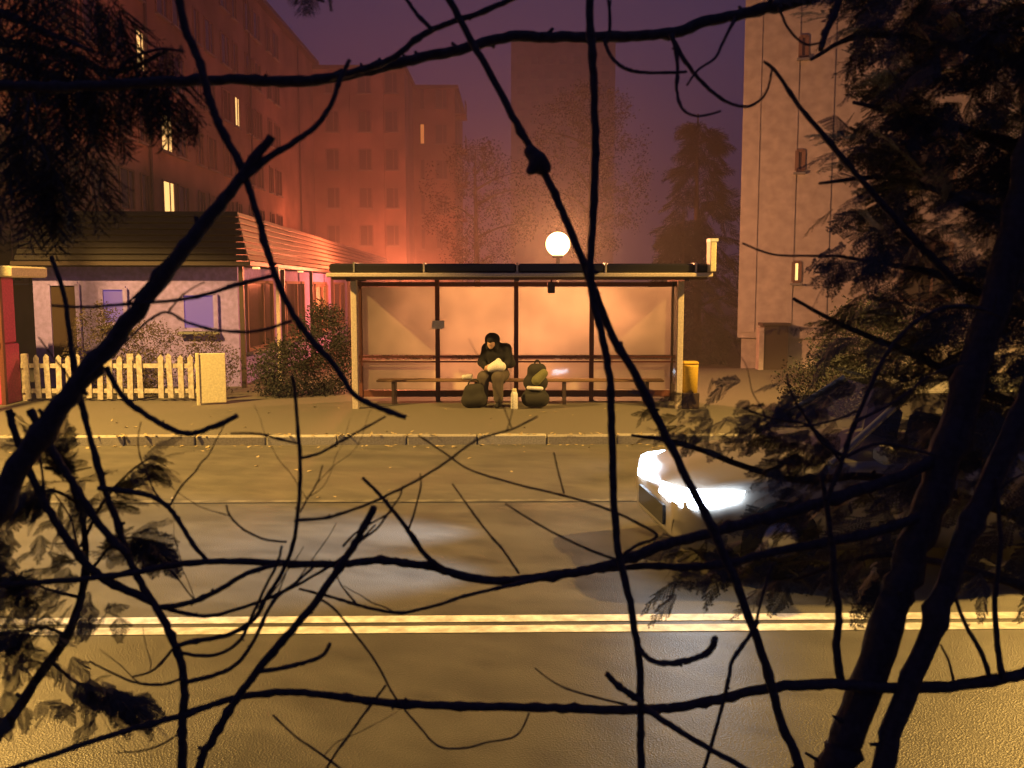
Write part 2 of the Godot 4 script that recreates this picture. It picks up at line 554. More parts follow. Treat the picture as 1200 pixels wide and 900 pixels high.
func pavilion() -> void:
	var turn := 0.04
	var t := thing("shop_pavilion", "low white shop pavilion with a deep boarded mansard roof", "building", Vector3(-5.65, 0.1, -19.5), turn)
	# local frame: corner at origin, front runs to -x, side runs to -z
	var W := 4.35
	var L := 33.0
	obj("wall", box(Vector3(-W / 2 - 0.1, 1.28, -L / 2 - 0.15), Vector3(W - 0.1, 2.56, L - 0.2)), M.pavilion_wall, t)
	obj("roof_slab", box(Vector3(-W / 2, 2.62, -L / 2), Vector3(W + 0.5, 0.08, L + 0.5)), M.dark_metal, t)
	obj("roof_top", box(Vector3(-W / 2, 3.66, -L / 2), Vector3(W - 0.3, 0.06, L - 0.3)), M.dark_metal, t)
	obj("roof_core", box(Vector3(-W / 2, 3.15, -L / 2), Vector3(W - 0.25, 0.98, L - 0.25)), M.dark_metal, t)
	var rows := 8
	for i in rows:
		var f := (i + 0.5) / rows
		var y := 2.67 + 1.04 * f
		var inset := -0.2 + 0.28 * f
		var tilt := Basis(Vector3.RIGHT, -0.42)
		obj("roof_board", box(Vector3(-W / 2, y, -inset), Vector3(W + 0.4 - 2 * (inset + 0.2), 0.108, 0.03), tilt, 0.006), M.roof_front_shaded, t)
		var tilt2 := Basis(Vector3.BACK, 0.42)
		for seg in 6:
			var l0 := L + 0.4 - 2 * (inset + 0.2)
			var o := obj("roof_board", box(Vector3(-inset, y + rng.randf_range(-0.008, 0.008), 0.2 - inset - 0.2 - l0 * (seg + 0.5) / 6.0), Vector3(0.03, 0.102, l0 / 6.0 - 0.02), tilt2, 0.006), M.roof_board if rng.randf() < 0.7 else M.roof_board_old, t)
	# corner trim and eave posts
	obj("corner_post", box(Vector3(0.0, 1.28, 0.02), Vector3(0.09, 2.56, 0.09)), M.dark_metal, t)
	obj("post", box(Vector3(0.62, 1.3, -0.6), Vector3(0.07, 2.55, 0.07)), M.pale_metal, t)
	for k in 4:
		obj("post", box(Vector3(0.14, 1.28, -3.5 - k * 4.0), Vector3(0.09, 2.56, 0.09)), M.dark_metal, t)
	# side: shop windows under the eave
	var bx := Basis(Vector3(0, 0, -1), Vector3.UP, Vector3(1, 0, 0))
	for k in 7:
		window(t, Vector3(-0.15, 1.5, -2.2 - k * 4.2), 2.6, 1.5, bx, M.window_glass)
	for k in 2:
		window(t, Vector3(-0.15, 1.72, -10.2 - k * 1.3), 0.0 + 1.1, 0.9, bx, M.lit_curtain, false)
	# front: two added panes glowing for the violet light patches on the wall
	window(t, Vector3(-0.95, 1.62, -0.2), 0.7, 0.75, Basis.IDENTITY, M.violet_glow_pane, false, M.pavilion_wall)
	window(t, Vector3(-2.72, 1.74, -0.2), 0.5, 0.75, Basis.IDENTITY, M.violet_glow_pane, false, M.pavilion_wall)
	window(t, Vector3(-3.75, 1.4, -0.2), 0.6, 1.6, Basis.IDENTITY, M.window_glass, false, M.pavilion_wall)
	for k in 3:
		var s := obj("eave_light", box(Vector3(0.08, 2.55, -1.0 - k * 2.6), Vector3(0.12, 0.04, 0.2)), M.lit_window, t)

func fence_and_kiosk() -> void:
	var t := thing("picket_fence", "low weathered white picket fence before the shop pavilion", "fence", Vector3(-9.1, 0.11, -17.2))
	for k in 2:
		obj("rail", box(Vector3(1.75, 0.2 + k * 0.47, -0.02), Vector3(3.6, 0.08, 0.03)), M.white_wood, t)
	var mesh := []
	for v in 3:
		var st := st_new()
		st.set_smooth_group(-1)
		var w := 0.05
		var h := 0.86 + v * 0.015
		for s in [-1, 1]:
			var z: float = 0.012 * s
			var pts := [Vector3(-w, 0.06, z), Vector3(-w, h - 0.06, z), Vector3(0, h, z), Vector3(w, h - 0.06, z), Vector3(w, 0.06, z)]
			for i in range(1, 4):
				for p in ([pts[0], pts[i], pts[i + 1]] if s > 0 else [pts[0], pts[i + 1], pts[i]]): st.add_vertex(p)
		add_box(st, Vector3(0, (h) / 2, 0), Vector3(2 * w - 0.001, h - 0.12, 0.022))
		mesh.append(fin(st))
	for i in 19:
		if i in [12]: continue
		var p := obj("picket", mesh[i % 3], M.white_wood, t)
		p.position = Vector3(0.08 + i * 0.19 + rng.randf_range(-0.012, 0.012), rng.randf_range(-0.02, 0.02), 0.015)
		p.rotation.z = rng.randf_range(-0.03, 0.03)
	for x in [0.0, 1.98, 3.52]:
		obj("post", box(Vector3(x, 0.42, -0.07), Vector3(0.12, 0.94, 0.07)), M.white_wood, t)
	var b := thing("gate_board", "upright cream board at the end of the picket fence", "board", Vector3(-5.42, 0.11, -16.7), 0.35)
	obj("panel", box(Vector3(0, 0.49, 0), Vector3(0.46, 0.9, 0.05), Basis.IDENTITY, 0.008), M.cream, b)
	obj("stile", box(Vector3(-0.25, 0.47, 0.01), Vector3(0.06, 0.96, 0.08), Basis.IDENTITY, 0.008), M.cream, b)
	# red kiosk cut by the picture's edge
	t = thing("red_kiosk", "red kiosk with two round white signs and a cream roof edge", "kiosk", Vector3(-10.42, 0.11, -16.95))
	obj("wall", box(Vector3(0, 0.55, 0), Vector3(2.5, 1.1, 0.6), Basis.IDENTITY, 0.02), M.red_paint, t)
	obj("upper_wall", box(Vector3(0, 1.72, 0), Vector3(2.44, 1.22, 0.54), Basis.IDENTITY, 0.02), M.red_paint, t)
	obj("corner_post", box(Vector3(1.25, 1.18, 0.3), Vector3(0.08, 2.34, 0.08)), M.red_metal, t)
	obj("ledge", box(Vector3(0, 1.1, 0.33), Vector3(2.5, 0.06, 0.12)), M.dark_metal, t)
	obj("roof", box(Vector3(0.1, 2.46, 0.05), Vector3(3.2, 0.2, 1.3), Basis(Vector3.BACK, -0.04), 0.03), M.cream, t)
	for y in [1.42, 1.83]:
		var c := obj("round_sign", lathe([[0.0, 0.0], [0.2, 0.0], [0.2, 0.03], [0.0, 0.03]], 24), M.white, t)
		c.position = Vector3(1.03, y, 0.275)
		c.rotation.x = PI / 2
	# meter cabinet at the foot of the pale block
	t = thing("meter_cabinet", "dark utility cabinet at the foot of the pale block", "cabinet", Vector3(6.75, 0.0, -23.9))
	obj("body", box(Vector3(0, 0.62, 0), Vector3(0.62, 1.24, 0.4), Basis.IDENTITY, 0.01), M.dark_metal, t)
	obj("cap", box(Vector3(0, 1.28, 0), Vector3(0.72, 0.07, 0.5), Basis.IDENTITY, 0.01), M.dark_metal, t)
	obj("side_post", box(Vector3(-0.38, 0.6, 0.1), Vector3(0.12, 1.2, 0.3)), M.tower_plaster, t)

# ------------------------------------------------------------------ the shelter
func shelter() -> void:
	var y0 := 0.12
	var t := thing("bus_shelter", "long open bus shelter with misted glass back wall and flat dark roof", "bus shelter", Vector3(0, y0, 0.62))
	t.scale.x = 0.966
	var zr := -17.9
	var zf := -16.75
	var xs := [-2.92, -1.43, 0.08, 1.53, 3.1]
	var top := 2.27
	for i in xs.size():
		obj("back_post", box(Vector3(xs[i], top / 2 - 0.02, zr + 0.06), Vector3(0.085, top + 0.02, 0.085), Basis.IDENTITY, 0.006), M.red_metal if i < 4 else M.dark_metal, t)
	for x in [-2.83, 3.02]:
		obj("front_post", box(Vector3(x, top / 2 - 0.02, zf), Vector3(0.11, top + 0.02, 0.11), Basis.IDENTITY, 0.01), M.pale_metal, t)
	# rails
	for q in [[0.83, 0.035], [0.74, 0.03]]:
		obj("back_rail", box(Vector3(0.09, q[0], zr + 0.11), Vector3(5.95, q[1], 0.03)), M.red_metal, t)
	obj("base_rail", box(Vector3(0.09, 0.14, zr + 0.05), Vector3(5.95, 0.12, 0.07)), M.red_metal, t)
	obj("top_rail", box(Vector3(0.09, top - 0.1, zr + 0.03), Vector3(5.95, 0.08, 0.05)), M.red_metal, t)
	# panes, an upper and a lower one in every bay
	for i in 4:
		var w: float = xs[i + 1] - xs[i] - 0.05
		var cx: float = (xs[i] + xs[i + 1]) / 2
		obj("upper_pane", box(Vector3(cx, (0.86 + top - 0.15) / 2, zr), Vector3(w, top - 0.15 - 0.86, 0.008)), M.upper_misted_glass, t)
		obj("lower_pane", box(Vector3(cx, 0.49, zr), Vector3(w, 0.56, 0.008), Basis(Vector3.RIGHT, deg_to_rad(-2.6))), M.misted_glass, t)
	for x in [-2.9, 3.08]:
		obj("side_pane", box(Vector3(x, 1.25, (zr + zf) / 2), Vector3(0.008, 1.8, 0.95)), M.car_glass, t)
	# roof: dark sheets over a pale gutter
	obj("gutter", box(Vector3(0.13, 2.32, -16.2), Vector3(6.66, 0.07, 0.12), Basis.IDENTITY, 0.012), M.pale_metal, t)
	obj("gutter_lip", box(Vector3(0.13, 2.262, -16.26), Vector3(6.5, 0.045, 0.1), Basis.IDENTITY, 0.008), M.wood, t)
	obj("ceiling", box(Vector3(0.13, 2.3, -17.15), Vector3(6.55, 0.04, 1.72)), M.pale_metal, t)
	var cuts := [-3.18, -1.52, 0.09, 1.62, 3.18, 3.44]
	for i in 5:
		obj("roof_panel", box(Vector3((cuts[i] + cuts[i + 1]) / 2, 2.435, -17.1), Vector3(cuts[i + 1] - cuts[i] - 0.03, 0.15, 1.78), Basis.IDENTITY, 0.03), M.roof_sheet, t)
	for i in range(1, 5):
		obj("roof_joint", box(Vector3(cuts[i], 2.44, -17.1), Vector3(0.035, 0.17, 1.8), Basis.IDENTITY, 0.006), M.pale_metal, t)
	obj("left_end_joint", box(Vector3(cuts[0] + 0.45, 2.45, -17.1), Vector3(0.03, 0.16, 1.8)), M.grey_metal, t).name = "roof_joint"
	for x in [-2.83, 0.08, 3.02]:
		obj("roof_beam", box(Vector3(x, 2.25, -17.05), Vector3(0.08, 0.06, 1.7)), M.dark_metal, t)
	# bench
	var b := thing("bench", "long dark slatted bench along the back of the shelter", "bench", Vector3(0.15, y0, -16.83))
	for k in 3:
		obj("seat_slat", box(Vector3(0, 0.43, 0.13 - k * 0.13), Vector3(5.2, 0.035, 0.1), Basis.IDENTITY, 0.008), M.wood, b)
	for x in [-2.3, -0.8, 0.8, 2.3]:
		obj("leg", box(Vector3(x, 0.205, 0), Vector3(0.06, 0.41, 0.3)), M.dark_metal, b)
	# small notice on a back post, the box under the roof, the stop flag
	var n := thing("notice_plate", "small white notice on a red shelter post", "sign", Vector3(-1.36, y0 + 1.35, -17.1))
	obj("plate", box(Vector3(0, 0.08, 0), Vector3(0.23, 0.15, 0.02)), M.white, n)
	obj("bracket", box(Vector3(0, 0.08, -0.028), Vector3(0.05, 0.1, 0.035)), M.grey_metal, n)
	var h := thing("number_box", "small dark box hanging under the shelter roof", "sign", Vector3(0.67, y0 + 2.03, -15.93))
	obj("case", box(Vector3(0, 0.08, 0), Vector3(0.12, 0.19, 0.24), Basis.IDENTITY, 0.012), M.dark_metal, h)
	obj("hanger", box(Vector3(0, 0.21, 0), Vector3(0.03, 0.09, 0.03)), M.dark_metal, h)
	var s := thing("stop_flag", "narrow cream stop flag at the end of the shelter roof", "sign", Vector3(3.31, y0 + 2.35, -15.53))
	obj("plate", box(Vector3(0, 0.27, 0), Vector3(0.1, 0.5, 0.3), Basis.IDENTITY, 0.012), M.cream, s)
	obj("cap", box(Vector3(0.01, 0.54, 0), Vector3(0.13, 0.05, 0.32)), M.white, s)
	# yellow bin
	var y := thing("litter_bin", "yellow litter bin on a dark stand beside the shelter", "bin", Vector3(3.12, y0, -16.2))
	obj("stand", box(Vector3(0, 0.14, 0), Vector3(0.3, 0.28, 0.28), Basis.IDENTITY, 0.01), M.dark_metal, y)
	obj("drum", lathe([[0.0, 0.28], [0.135, 0.28], [0.145, 0.74], [0.15, 0.76], [0.13, 0.77], [0.12, 0.7], [0.0, 0.68]]), M.yellow, y)
	obj("hood", box(Vector3(0, 0.8, -0.02), Vector3(0.27, 0.05, 0.25), Basis.IDENTITY, 0.015), M.yellow, y)

# ------------------------------------------------------------------ a meshed field of tapered bones
func field_mesh(bones: Array, cell: float, k: float) -> ArrayMesh:
	# bones: [a, b, ra, rb]; a smooth minimum of tapered capsules, meshed as surface nets
	var lo := Vector3.INF
	var hi := -Vector3.INF
	for b in bones:
		var r: float = max(b[2], b[3]) + 0.04
		for p in [b[0], b[1]]:
			lo = lo.min(p - Vector3.ONE * r)
			hi = hi.max(p + Vector3.ONE * r)
	var n := Vector3i(((hi - lo) / cell).ceil()) + Vector3i.ONE * 2
	var val := PackedFloat32Array()
	val.resize(n.x * n.y * n.z)
	val.fill(1.0)
	for b in bones:
		var r: float = max(b[2], b[3]) + 0.05
		var bl: Vector3 = (b[0] as Vector3).min(b[1]) - Vector3.ONE * r - lo
		var bh: Vector3 = (b[0] as Vector3).max(b[1]) + Vector3.ONE * r - lo
		var i0 := Vector3i((bl / cell).floor()).clamp(Vector3i.ZERO, n - Vector3i.ONE)
		var i1 := Vector3i((bh / cell).ceil()).clamp(Vector3i.ZERO, n - Vector3i.ONE)
		var ab: Vector3 = b[1] - b[0]
		var l2 := maxf(ab.length_squared(), 1e-8)
		for z in range(i0.z, i1.z + 1):
			for y in range(i0.y, i1.y + 1):
				for x in range(i0.x, i1.x + 1):
					var p := lo + Vector3(x, y, z) * cell
					var tt := clampf((p - b[0]).dot(ab) / l2, 0.0, 1.0)
					var d: float = (p - (b[0] + ab * tt)).length() - lerpf(b[2], b[3], tt)
					var at := (z * n.y + y) * n.x + x
					var o := val[at]
					var h := maxf(k - absf(o - d), 0.0) / k
					val[at] = minf(o, d) - h * h * k * 0.25
	var vid := {}
	var verts := PackedVector3Array()
	var corner := [Vector3i(0, 0, 0), Vector3i(1, 0, 0), Vector3i(0, 1, 0), Vector3i(1, 1, 0), Vector3i(0, 0, 1), Vector3i(1, 0, 1), Vector3i(0, 1, 1), Vector3i(1, 1, 1)]
	var edges := [[0, 1], [2, 3], [4, 5], [6, 7], [0, 2], [1, 3], [4, 6], [5, 7], [0, 4], [1, 5], [2, 6], [3, 7]]
	for z in n.z - 1:
		for y in n.y - 1:
			for x in n.x - 1:
				var base := (z * n.y + y) * n.x + x
				var v := [val[base], val[base + 1], val[base + n.x], val[base + n.x + 1], val[base + n.x * n.y], val[base + n.x * n.y + 1], val[base + n.x * n.y + n.x], val[base + n.x * n.y + n.x + 1]]
				var inside := 0
				for q in v:
					if q < 0: inside += 1
				if inside == 0 or inside == 8: continue
				var sum := Vector3.ZERO
				var c := 0
				for e in edges:
					var a: float = v[e[0]]
					var b2: float = v[e[1]]
					if (a < 0) != (b2 < 0):
						sum += Vector3(corner[e[0]]).lerp(Vector3(corner[e[1]]), a / (a - b2))
						c += 1
				vid[base] = verts.size()
				verts.append(lo + (Vector3(x, y, z) + sum / c) * cell)
	var st := st_new()
	st.set_smooth_group(1)
	var sx := 1
	var sy := n.x
	var sz := n.x * n.y
	for z in range(1, n.z - 1):
		for y in range(1, n.y - 1):
			for x in range(1, n.x - 1):
				var base := (z * n.y + y) * n.x + x
				var a := val[base] < 0
				for ax in 3:
					var s0: int = [sx, sy, sz][ax]
					var s1: int = [sy, sz, sx][ax]
					var s2: int = [sz, sx, sy][ax]
					if (val[base + s0] < 0) == a: continue
					var q := [base, base - s1, base - s1 - s2, base - s2]
					if not (vid.has(q[0]) and vid.has(q[1]) and vid.has(q[2]) and vid.has(q[3])): continue
					if not a: q.reverse()
					# outside lies along +axis when a is inside: clockwise from outside
					quad(st, verts[vid[q[3]]], verts[vid[q[2]]], verts[vid[q[1]]], verts[vid[q[0]]])
	st.index()
	st.generate_normals()
	return st.commit()

func hand(out: Array, wrist: Vector3, dir: Vector3, side: Vector3, down: Vector3) -> void:
	var palm := wrist + dir * 0.085
	out.append([wrist, palm, 0.027, 0.032])
	out.append([wrist + side * 0.02, palm + side * 0.026, 0.02, 0.016])
	out.append([wrist - side * 0.02, palm - side * 0.026, 0.02, 0.016])
	for f in 4:
		var o := side * (-0.03 + f * 0.02)
		var l: float = [0.03, 0.036, 0.034, 0.026][f]
		var a := palm + o
		var b := a + (dir + down * 0.35).normalized() * l
		var c := b + (dir * 0.5 + down).normalized() * l * 0.8
		var e := c + (down - dir * 0.4).normalized() * l * 0.6
		out.append([a, b, 0.0095, 0.009])
		out.append([b, c, 0.009, 0.0085])
		out.append([c, e, 0.0085, 0.007])
	var th := wrist + dir * 0.03 + side * 0.03
	out.append([th, th + (dir + side * 0.8 + down * 0.5) * 0.03, 0.013, 0.011])
	out.append([th + (dir + side * 0.8 + down * 0.5) * 0.03, th + (dir * 1.9 + side * 0.7 + down * 1.2) * 0.03, 0.011, 0.008])

func person() -> void:
	var at := Vector3(-0.25, 0.12, -16.74)
	var t := thing("person", "person in dark hooded jacket sitting hunched on the bench over a white bundle", "person", at, -0.3)
	var hip := Vector3(0, 0.56, 0.0)
	var waist := Vector3(0, 0.72, 0.02)
	var chest := Vector3(0, 0.93, 0.08)
	var neck := Vector3(-0.01, 1.06, 0.18)
	var head := Vector3(-0.03, 1.14, 0.28)
	var shL := Vector3(-0.175, 1.02, 0.09)
	var shR := Vector3(0.175, 1.02, 0.09)
	var elL := Vector3(-0.27, 0.77, 0.12)
	var elR := Vector3(0.27, 0.76, 0.1)
	var wrL := Vector3(-0.13, 0.68, 0.34)
	var wrR := Vector3(0.1, 0.68, 0.35)
	var knL := Vector3(-0.14, 0.53, 0.42)
	var knR := Vector3(0.13, 0.53, 0.43)
	var anL := Vector3(-0.15, 0.1, 0.4)
	var anR := Vector3(0.14, 0.1, 0.42)
	# body: head with face, neck, trunk, limbs, hands
	var b := [[hip, waist, 0.12, 0.11], [waist, chest, 0.11, 0.12], [chest, neck, 0.1, 0.055], [shL, shR, 0.06, 0.06],
		[shL, elL, 0.045, 0.04], [elL, wrL, 0.038, 0.027], [shR, elR, 0.045, 0.04], [elR, wrR, 0.038, 0.027],
		[hip + Vector3(-0.08, 0, 0), knL, 0.075, 0.055], [knL, anL, 0.05, 0.035], [hip + Vector3(0.08, 0, 0), knR, 0.075, 0.055], [knR, anR, 0.05, 0.035],
		[neck, head, 0.052, 0.06], [head + Vector3(0, 0.035, -0.02), head + Vector3(0, -0.03, 0.03), 0.092, 0.07],
		[head + Vector3(0, -0.06, 0.045), head + Vector3(0, -0.085, 0.055), 0.045, 0.035],
		[head + Vector3(0, 0.0, 0.1), head + Vector3(0, -0.03, 0.118), 0.012, 0.015],
		[head + Vector3(-0.085, -0.01, -0.01), head + Vector3(-0.088, -0.04, -0.005), 0.014, 0.01],
		[head + Vector3(0.085, -0.01, -0.01), head + Vector3(0.088, -0.04, -0.005), 0.014, 0.01]]
	hand(b, wrL, Vector3(0.75, 0.05, 0.5).normalized(), Vector3(0, 1, 0), Vector3(0.5, 0, -0.3).normalized())
	hand(b, wrR, Vector3(-0.75, 0.05, 0.5).normalized(), Vector3(0, 1, 0), Vector3(-0.5, 0, -0.3).normalized())
	obj("body", field_mesh(b, 0.011, 0.02), M.skin, t)
	obj("hooded_jacket", field_mesh([[hip + Vector3(0, -0.03, 0), waist, 0.185, 0.17], [waist, chest, 0.175, 0.175], [chest + Vector3(-0.06, 0, 0), chest + Vector3(0.06, 0, 0), 0.15, 0.15], [chest, neck, 0.15, 0.09], [shL, shR, 0.095, 0.095],
		[shL, elL, 0.088, 0.075], [elL, elL.lerp(wrL, 0.92), 0.072, 0.05], [shR, elR, 0.088, 0.075], [elR, elR.lerp(wrR, 0.92), 0.072, 0.05],
		[neck + Vector3(0, 0.02, -0.02), head + Vector3(0, 0.0, -0.07), 0.1, 0.09], [head + Vector3(-0.03, 0.06, -0.04), head + Vector3(0.03, 0.06, -0.04), 0.105, 0.105], [head + Vector3(0, 0.085, 0.0), head + Vector3(0, 0.045, 0.095), 0.075, 0.05],
		[head + Vector3(-0.085, 0.0, -0.03), head + Vector3(-0.07, -0.1, 0.0), 0.035, 0.04], [head + Vector3(0.085, 0.0, -0.03), head + Vector3(0.07, -0.1, 0.0), 0.035, 0.04]], 0.014, 0.05), M.black_cloth, t)
	obj("trousers", field_mesh([[hip + Vector3(-0.09, -0.01, 0), knL, 0.125, 0.1], [knL, anL + Vector3(0, 0.05, 0), 0.105, 0.085], [hip + Vector3(0.09, -0.01, 0), knR, 0.125, 0.1], [knR, anR + Vector3(0, 0.05, 0), 0.105, 0.085]], 0.014, 0.04), M.grey_cloth, t)
	for q in [[anL, -0.02], [anR, 0.02]]:
		var a: Vector3 = q[0]
		obj("shoe", field_mesh([[Vector3(a.x, 0.06, a.z - 0.04), Vector3(a.x + q[1], 0.042, a.z + 0.17), 0.05, 0.04], [Vector3(a.x, 0.06, a.z - 0.03), Vector3(a.x, 0.13, a.z - 0.01), 0.05, 0.045]], 0.012, 0.03), M.black_cloth, t)
	# white bundle in the hands
	var st_b := field_mesh([[Vector3(-0.09, 0, 0), Vector3(0.08, 0.02, 0), 0.075, 0.085], [Vector3(0, 0.06, 0.0), Vector3(0.03, 0.12, -0.02), 0.08, 0.05], [Vector3(-0.05, 0.03, 0.02), Vector3(-0.12, -0.03, 0.02), 0.05, 0.03]], 0.014, 0.05)
	var bundle := obj("cloth_bundle", st_b, M.white)
	bundle.position = at + Vector3(-0.02, 0.70, 0.41)
	tag(bundle, "crumpled white bundle held in the sitting person's hands", "bundle")
	# luggage
	var bp := thing("backpack", "large dark upright backpack with a pale strap and olive pocket beside the person", "bag", Vector3(0.41, 0.12, -16.2), -0.2)
	obj("body", field_mesh([[Vector3(-0.1, 0.17, 0), Vector3(0.1, 0.17, 0), 0.15, 0.15], [Vector3(-0.08, 0.45, -0.02), Vector3(0.08, 0.45, -0.02), 0.14, 0.14], [Vector3(-0.02, 0.66, -0.03), Vector3(0.08, 0.68, -0.03), 0.13, 0.11]], 0.016, 0.08), M.bag_cloth, bp)
	obj("pocket", field_mesh([[Vector3(0.04, 0.5, 0.1), Vector3(0.15, 0.62, 0.04), 0.09, 0.08]], 0.016, 0.03), M.olive_cloth, bp)
	obj("strap", field_mesh([[Vector3(-0.1, 0.37, 0.12), Vector3(0.13, 0.36, 0.12), 0.035, 0.035]], 0.014, 0.03), M.white, bp)
	obj("handle", tube(catmull([Vector3(-0.02, 0.76, -0.03), Vector3(0.0, 0.83, -0.03), Vector3(0.06, 0.83, -0.03), Vector3(0.08, 0.76, -0.03)], 4), range(13).map(func(_i): return 0.014), 6), M.bag_cloth, bp)
	var tb := thing("travel_bag", "soft dark bag on the ground by the sitting person's feet", "bag", Vector3(-0.68, 0.12, -16.25), 0.15)
	obj("body", field_mesh([[Vector3(-0.08, 0.14, 0), Vector3(0.1, 0.15, 0), 0.14, 0.14], [Vector3(-0.05, 0.3, 0), Vector3(0.08, 0.32, -0.02), 0.12, 0.11]], 0.016, 0.07), M.bag_cloth, tb)
	obj("handle", tube(catmull([Vector3(-0.1, 0.38, 0), Vector3(-0.06, 0.48, 0.02), Vector3(0.07, 0.49, 0.02), Vector3(0.11, 0.38, 0)], 4), range(13).map(func(_i): return 0.014), 6), M.bag_cloth, tb)
	var bo := thing("white_bottle", "tall white bottle standing on the pavement between person and backpack", "bottle", Vector3(0.04, 0.12, -16.05))
	obj("body", lathe([[0.0, 0.0], [0.055, 0.0], [0.06, 0.02], [0.06, 0.26], [0.045, 0.31], [0.0, 0.31]]), M.white, bo)
	obj("cap", lathe([[0.0, 0.31], [0.04, 0.31], [0.038, 0.36], [0.0, 0.365]]), M.cream, bo)
	var pb := obj("added_white_bag", field_mesh([[Vector3(-0.06, 0.045, 0), Vector3(0.06, 0.04, 0), 0.045, 0.04], [Vector3(0.02, 0.07, 0), Vector3(0.07, 0.08, 0), 0.035, 0.025]], 0.012, 0.03), M.white)  # made-up bag in place of a small bright spot of light
	pb.position = Vector3(-0.81, 0.12 + 0.45, -16.73)
	tag(pb, "crumpled white bag added on the bench for a small spot of light", "bag")

# ------------------------------------------------------------------ the car
func car() -> void:
	var t := thing("parked_car", "pale car with glaring white headlights driving past the bus bay", "car", Vector3(1.2, 0.0, -7.75), deg_to_rad(6.0))
	t.name = "passing_car"
	# forward is -x; the origin is under the middle of the front bumper; +z is the side nearer the camera
	var hw := 0.87
	# stations: x, sill height, shoulder height, half width at sill, at shoulder
	var S := [[0.0, 0.3, 0.56, 0.6, 0.62], [0.06, 0.22, 0.66, 0.78, 0.72], [0.35, 0.2, 0.76, 0.86, 0.8], [0.9, 0.2, 0.84, 0.87, 0.84], [1.35, 0.2, 0.9, 0.87, 0.85], [2.2, 0.2, 0.92, 0.88, 0.86], [3.2, 0.2, 0.94, 0.87, 0.85], [3.9, 0.24, 0.95, 0.84, 0.8], [4.2, 0.3, 0.9, 0.78, 0.72], [4.26, 0.34, 0.78, 0.7, 0.66]]
	var st := st_new()
	st.set_smooth_group(1)
	var rings := []
	for s in S:
		var r := []
		var mid: float = (s[1] + s[2]) * 0.52
		for side in [1, -1]:
			var pts := [[s[3] * 0.93, s[1]], [s[3], s[1] + 0.12], [max(s[3], s[4]) + 0.015, mid], [s[4], s[2] - 0.05], [s[4] - 0.07, s[2]]]
			if side < 0: pts.reverse()
			for p in pts: r.append(Vector3(s[0], p[1], p[0] * side))
		rings.append(r)
	for i in rings.size() - 1:
		for k in 10:
			var j := (k + 1) % 10
			quad(st, rings[i][k], rings[i][j], rings[i + 1][j], rings[i + 1][k])
	for k in range(1, 9):
		for v in [rings[0][0], rings[0][k + 1], rings[0][k], rings[-1][0], rings[-1][k], rings[-1][k + 1]]: st.add_vertex(v)
	obj("body", fin(st), M.car_paint, t)
	# cabin: base outline, roof outline
	var base := [[1.2, 0.78], [2.2, 0.8], [3.2, 0.79], [3.85, 0.7]]
	var roof := [[1.95, 0.58], [2.3, 0.62], [3.1, 0.61], [3.5, 0.55]]
	var yb := 0.9
	var yr := 1.42
	var names := ["windscreen", "side_window", "rear_window"]
	var g := func(n: String, q: Array):
		var s2 := st_new()
		s2.set_smooth_group(-1)
		quad(s2, q[0], q[1], q[2], q[3])
		obj(n, fin(s2), M.car_glass, t)
	g.call("windscreen", [Vector3(1.2, yb, -0.74), Vector3(1.97, yr, -0.56), Vector3(1.97, yr, 0.56), Vector3(1.2, yb, 0.74)])
	g.call("rear_window", [Vector3(3.88, yb, 0.66), Vector3(3.5, yr, 0.52), Vector3(3.5, yr, -0.52), Vector3(3.88, yb, -0.66)])
	for s in [1, -1]:
		for i in 3:
			g.call("side_window", [Vector3(base[i][0], yb, base[i][1] * s), Vector3(roof[i][0], yr, roof[i][1] * s), Vector3(roof[i + 1][0], yr, roof[i + 1][1] * s), Vector3(base[i + 1][0], yb, base[i + 1][1] * s)])
		for i in 4:
			obj("pillar", tube([Vector3(base[i][0], yb - 0.02, base[i][1] * s), Vector3(roof[i][0], yr, roof[i][1] * s)], [0.035, 0.03], 6), M.car_paint, t)
	var rs := st_new()
	rs.set_smooth_group(1)
	for i in 3:
		for k in 4:
			var q := []
			for o in [[0, 0], [0, 1], [1, 1], [1, 0]]:
				var f: float = -1.0 + (k + o[1]) * 0.5
				var row: Array = roof[i + o[0]]
				q.append(Vector3(row[0], yr + 0.06 * (1 - f * f) - 0.01 * absf(i + o[0] - 1.5), (row[1] + 0.02) * f))
			quad(rs, q[0], q[1], q[2], q[3])
	obj("roof", fin(rs), M.car_paint, t)
	# wheels
	for x in [0.78, 3.4]:
		for s in [1, -1]:
			var w := obj("wheel", lathe([[0.17, -0.1], [0.29, -0.1], [0.31, -0.07], [0.31, 0.07], [0.29, 0.1], [0.17, 0.1]], 24), M.tyre, t)
			w.position = Vector3(x, 0.31, 0.8 * s)
			w.rotation.x = PI / 2
			obj("rim", lathe([[0.0, -0.085], [0.05, -0.1], [0.17, -0.08], [0.18, 0.08], [0.05, 0.1], [0.0, 0.085]], 16), M.rim, w)
	# seats as dark shapes within
	for q in [[2.0, 0.36], [2.0, -0.36], [2.95, 0.36], [2.95, -0.36]]:
		obj("seat", box(Vector3(q[0] + 0.2, 0.98, q[1]), Vector3(0.14, 0.46, 0.46), Basis(Vector3.BACK, -0.2), 0.05), M.black_cloth, t)
	obj("grille", box(Vector3(-0.005, 0.42, 0), Vector3(0.04, 0.16, 0.8)), M.plastic, t)
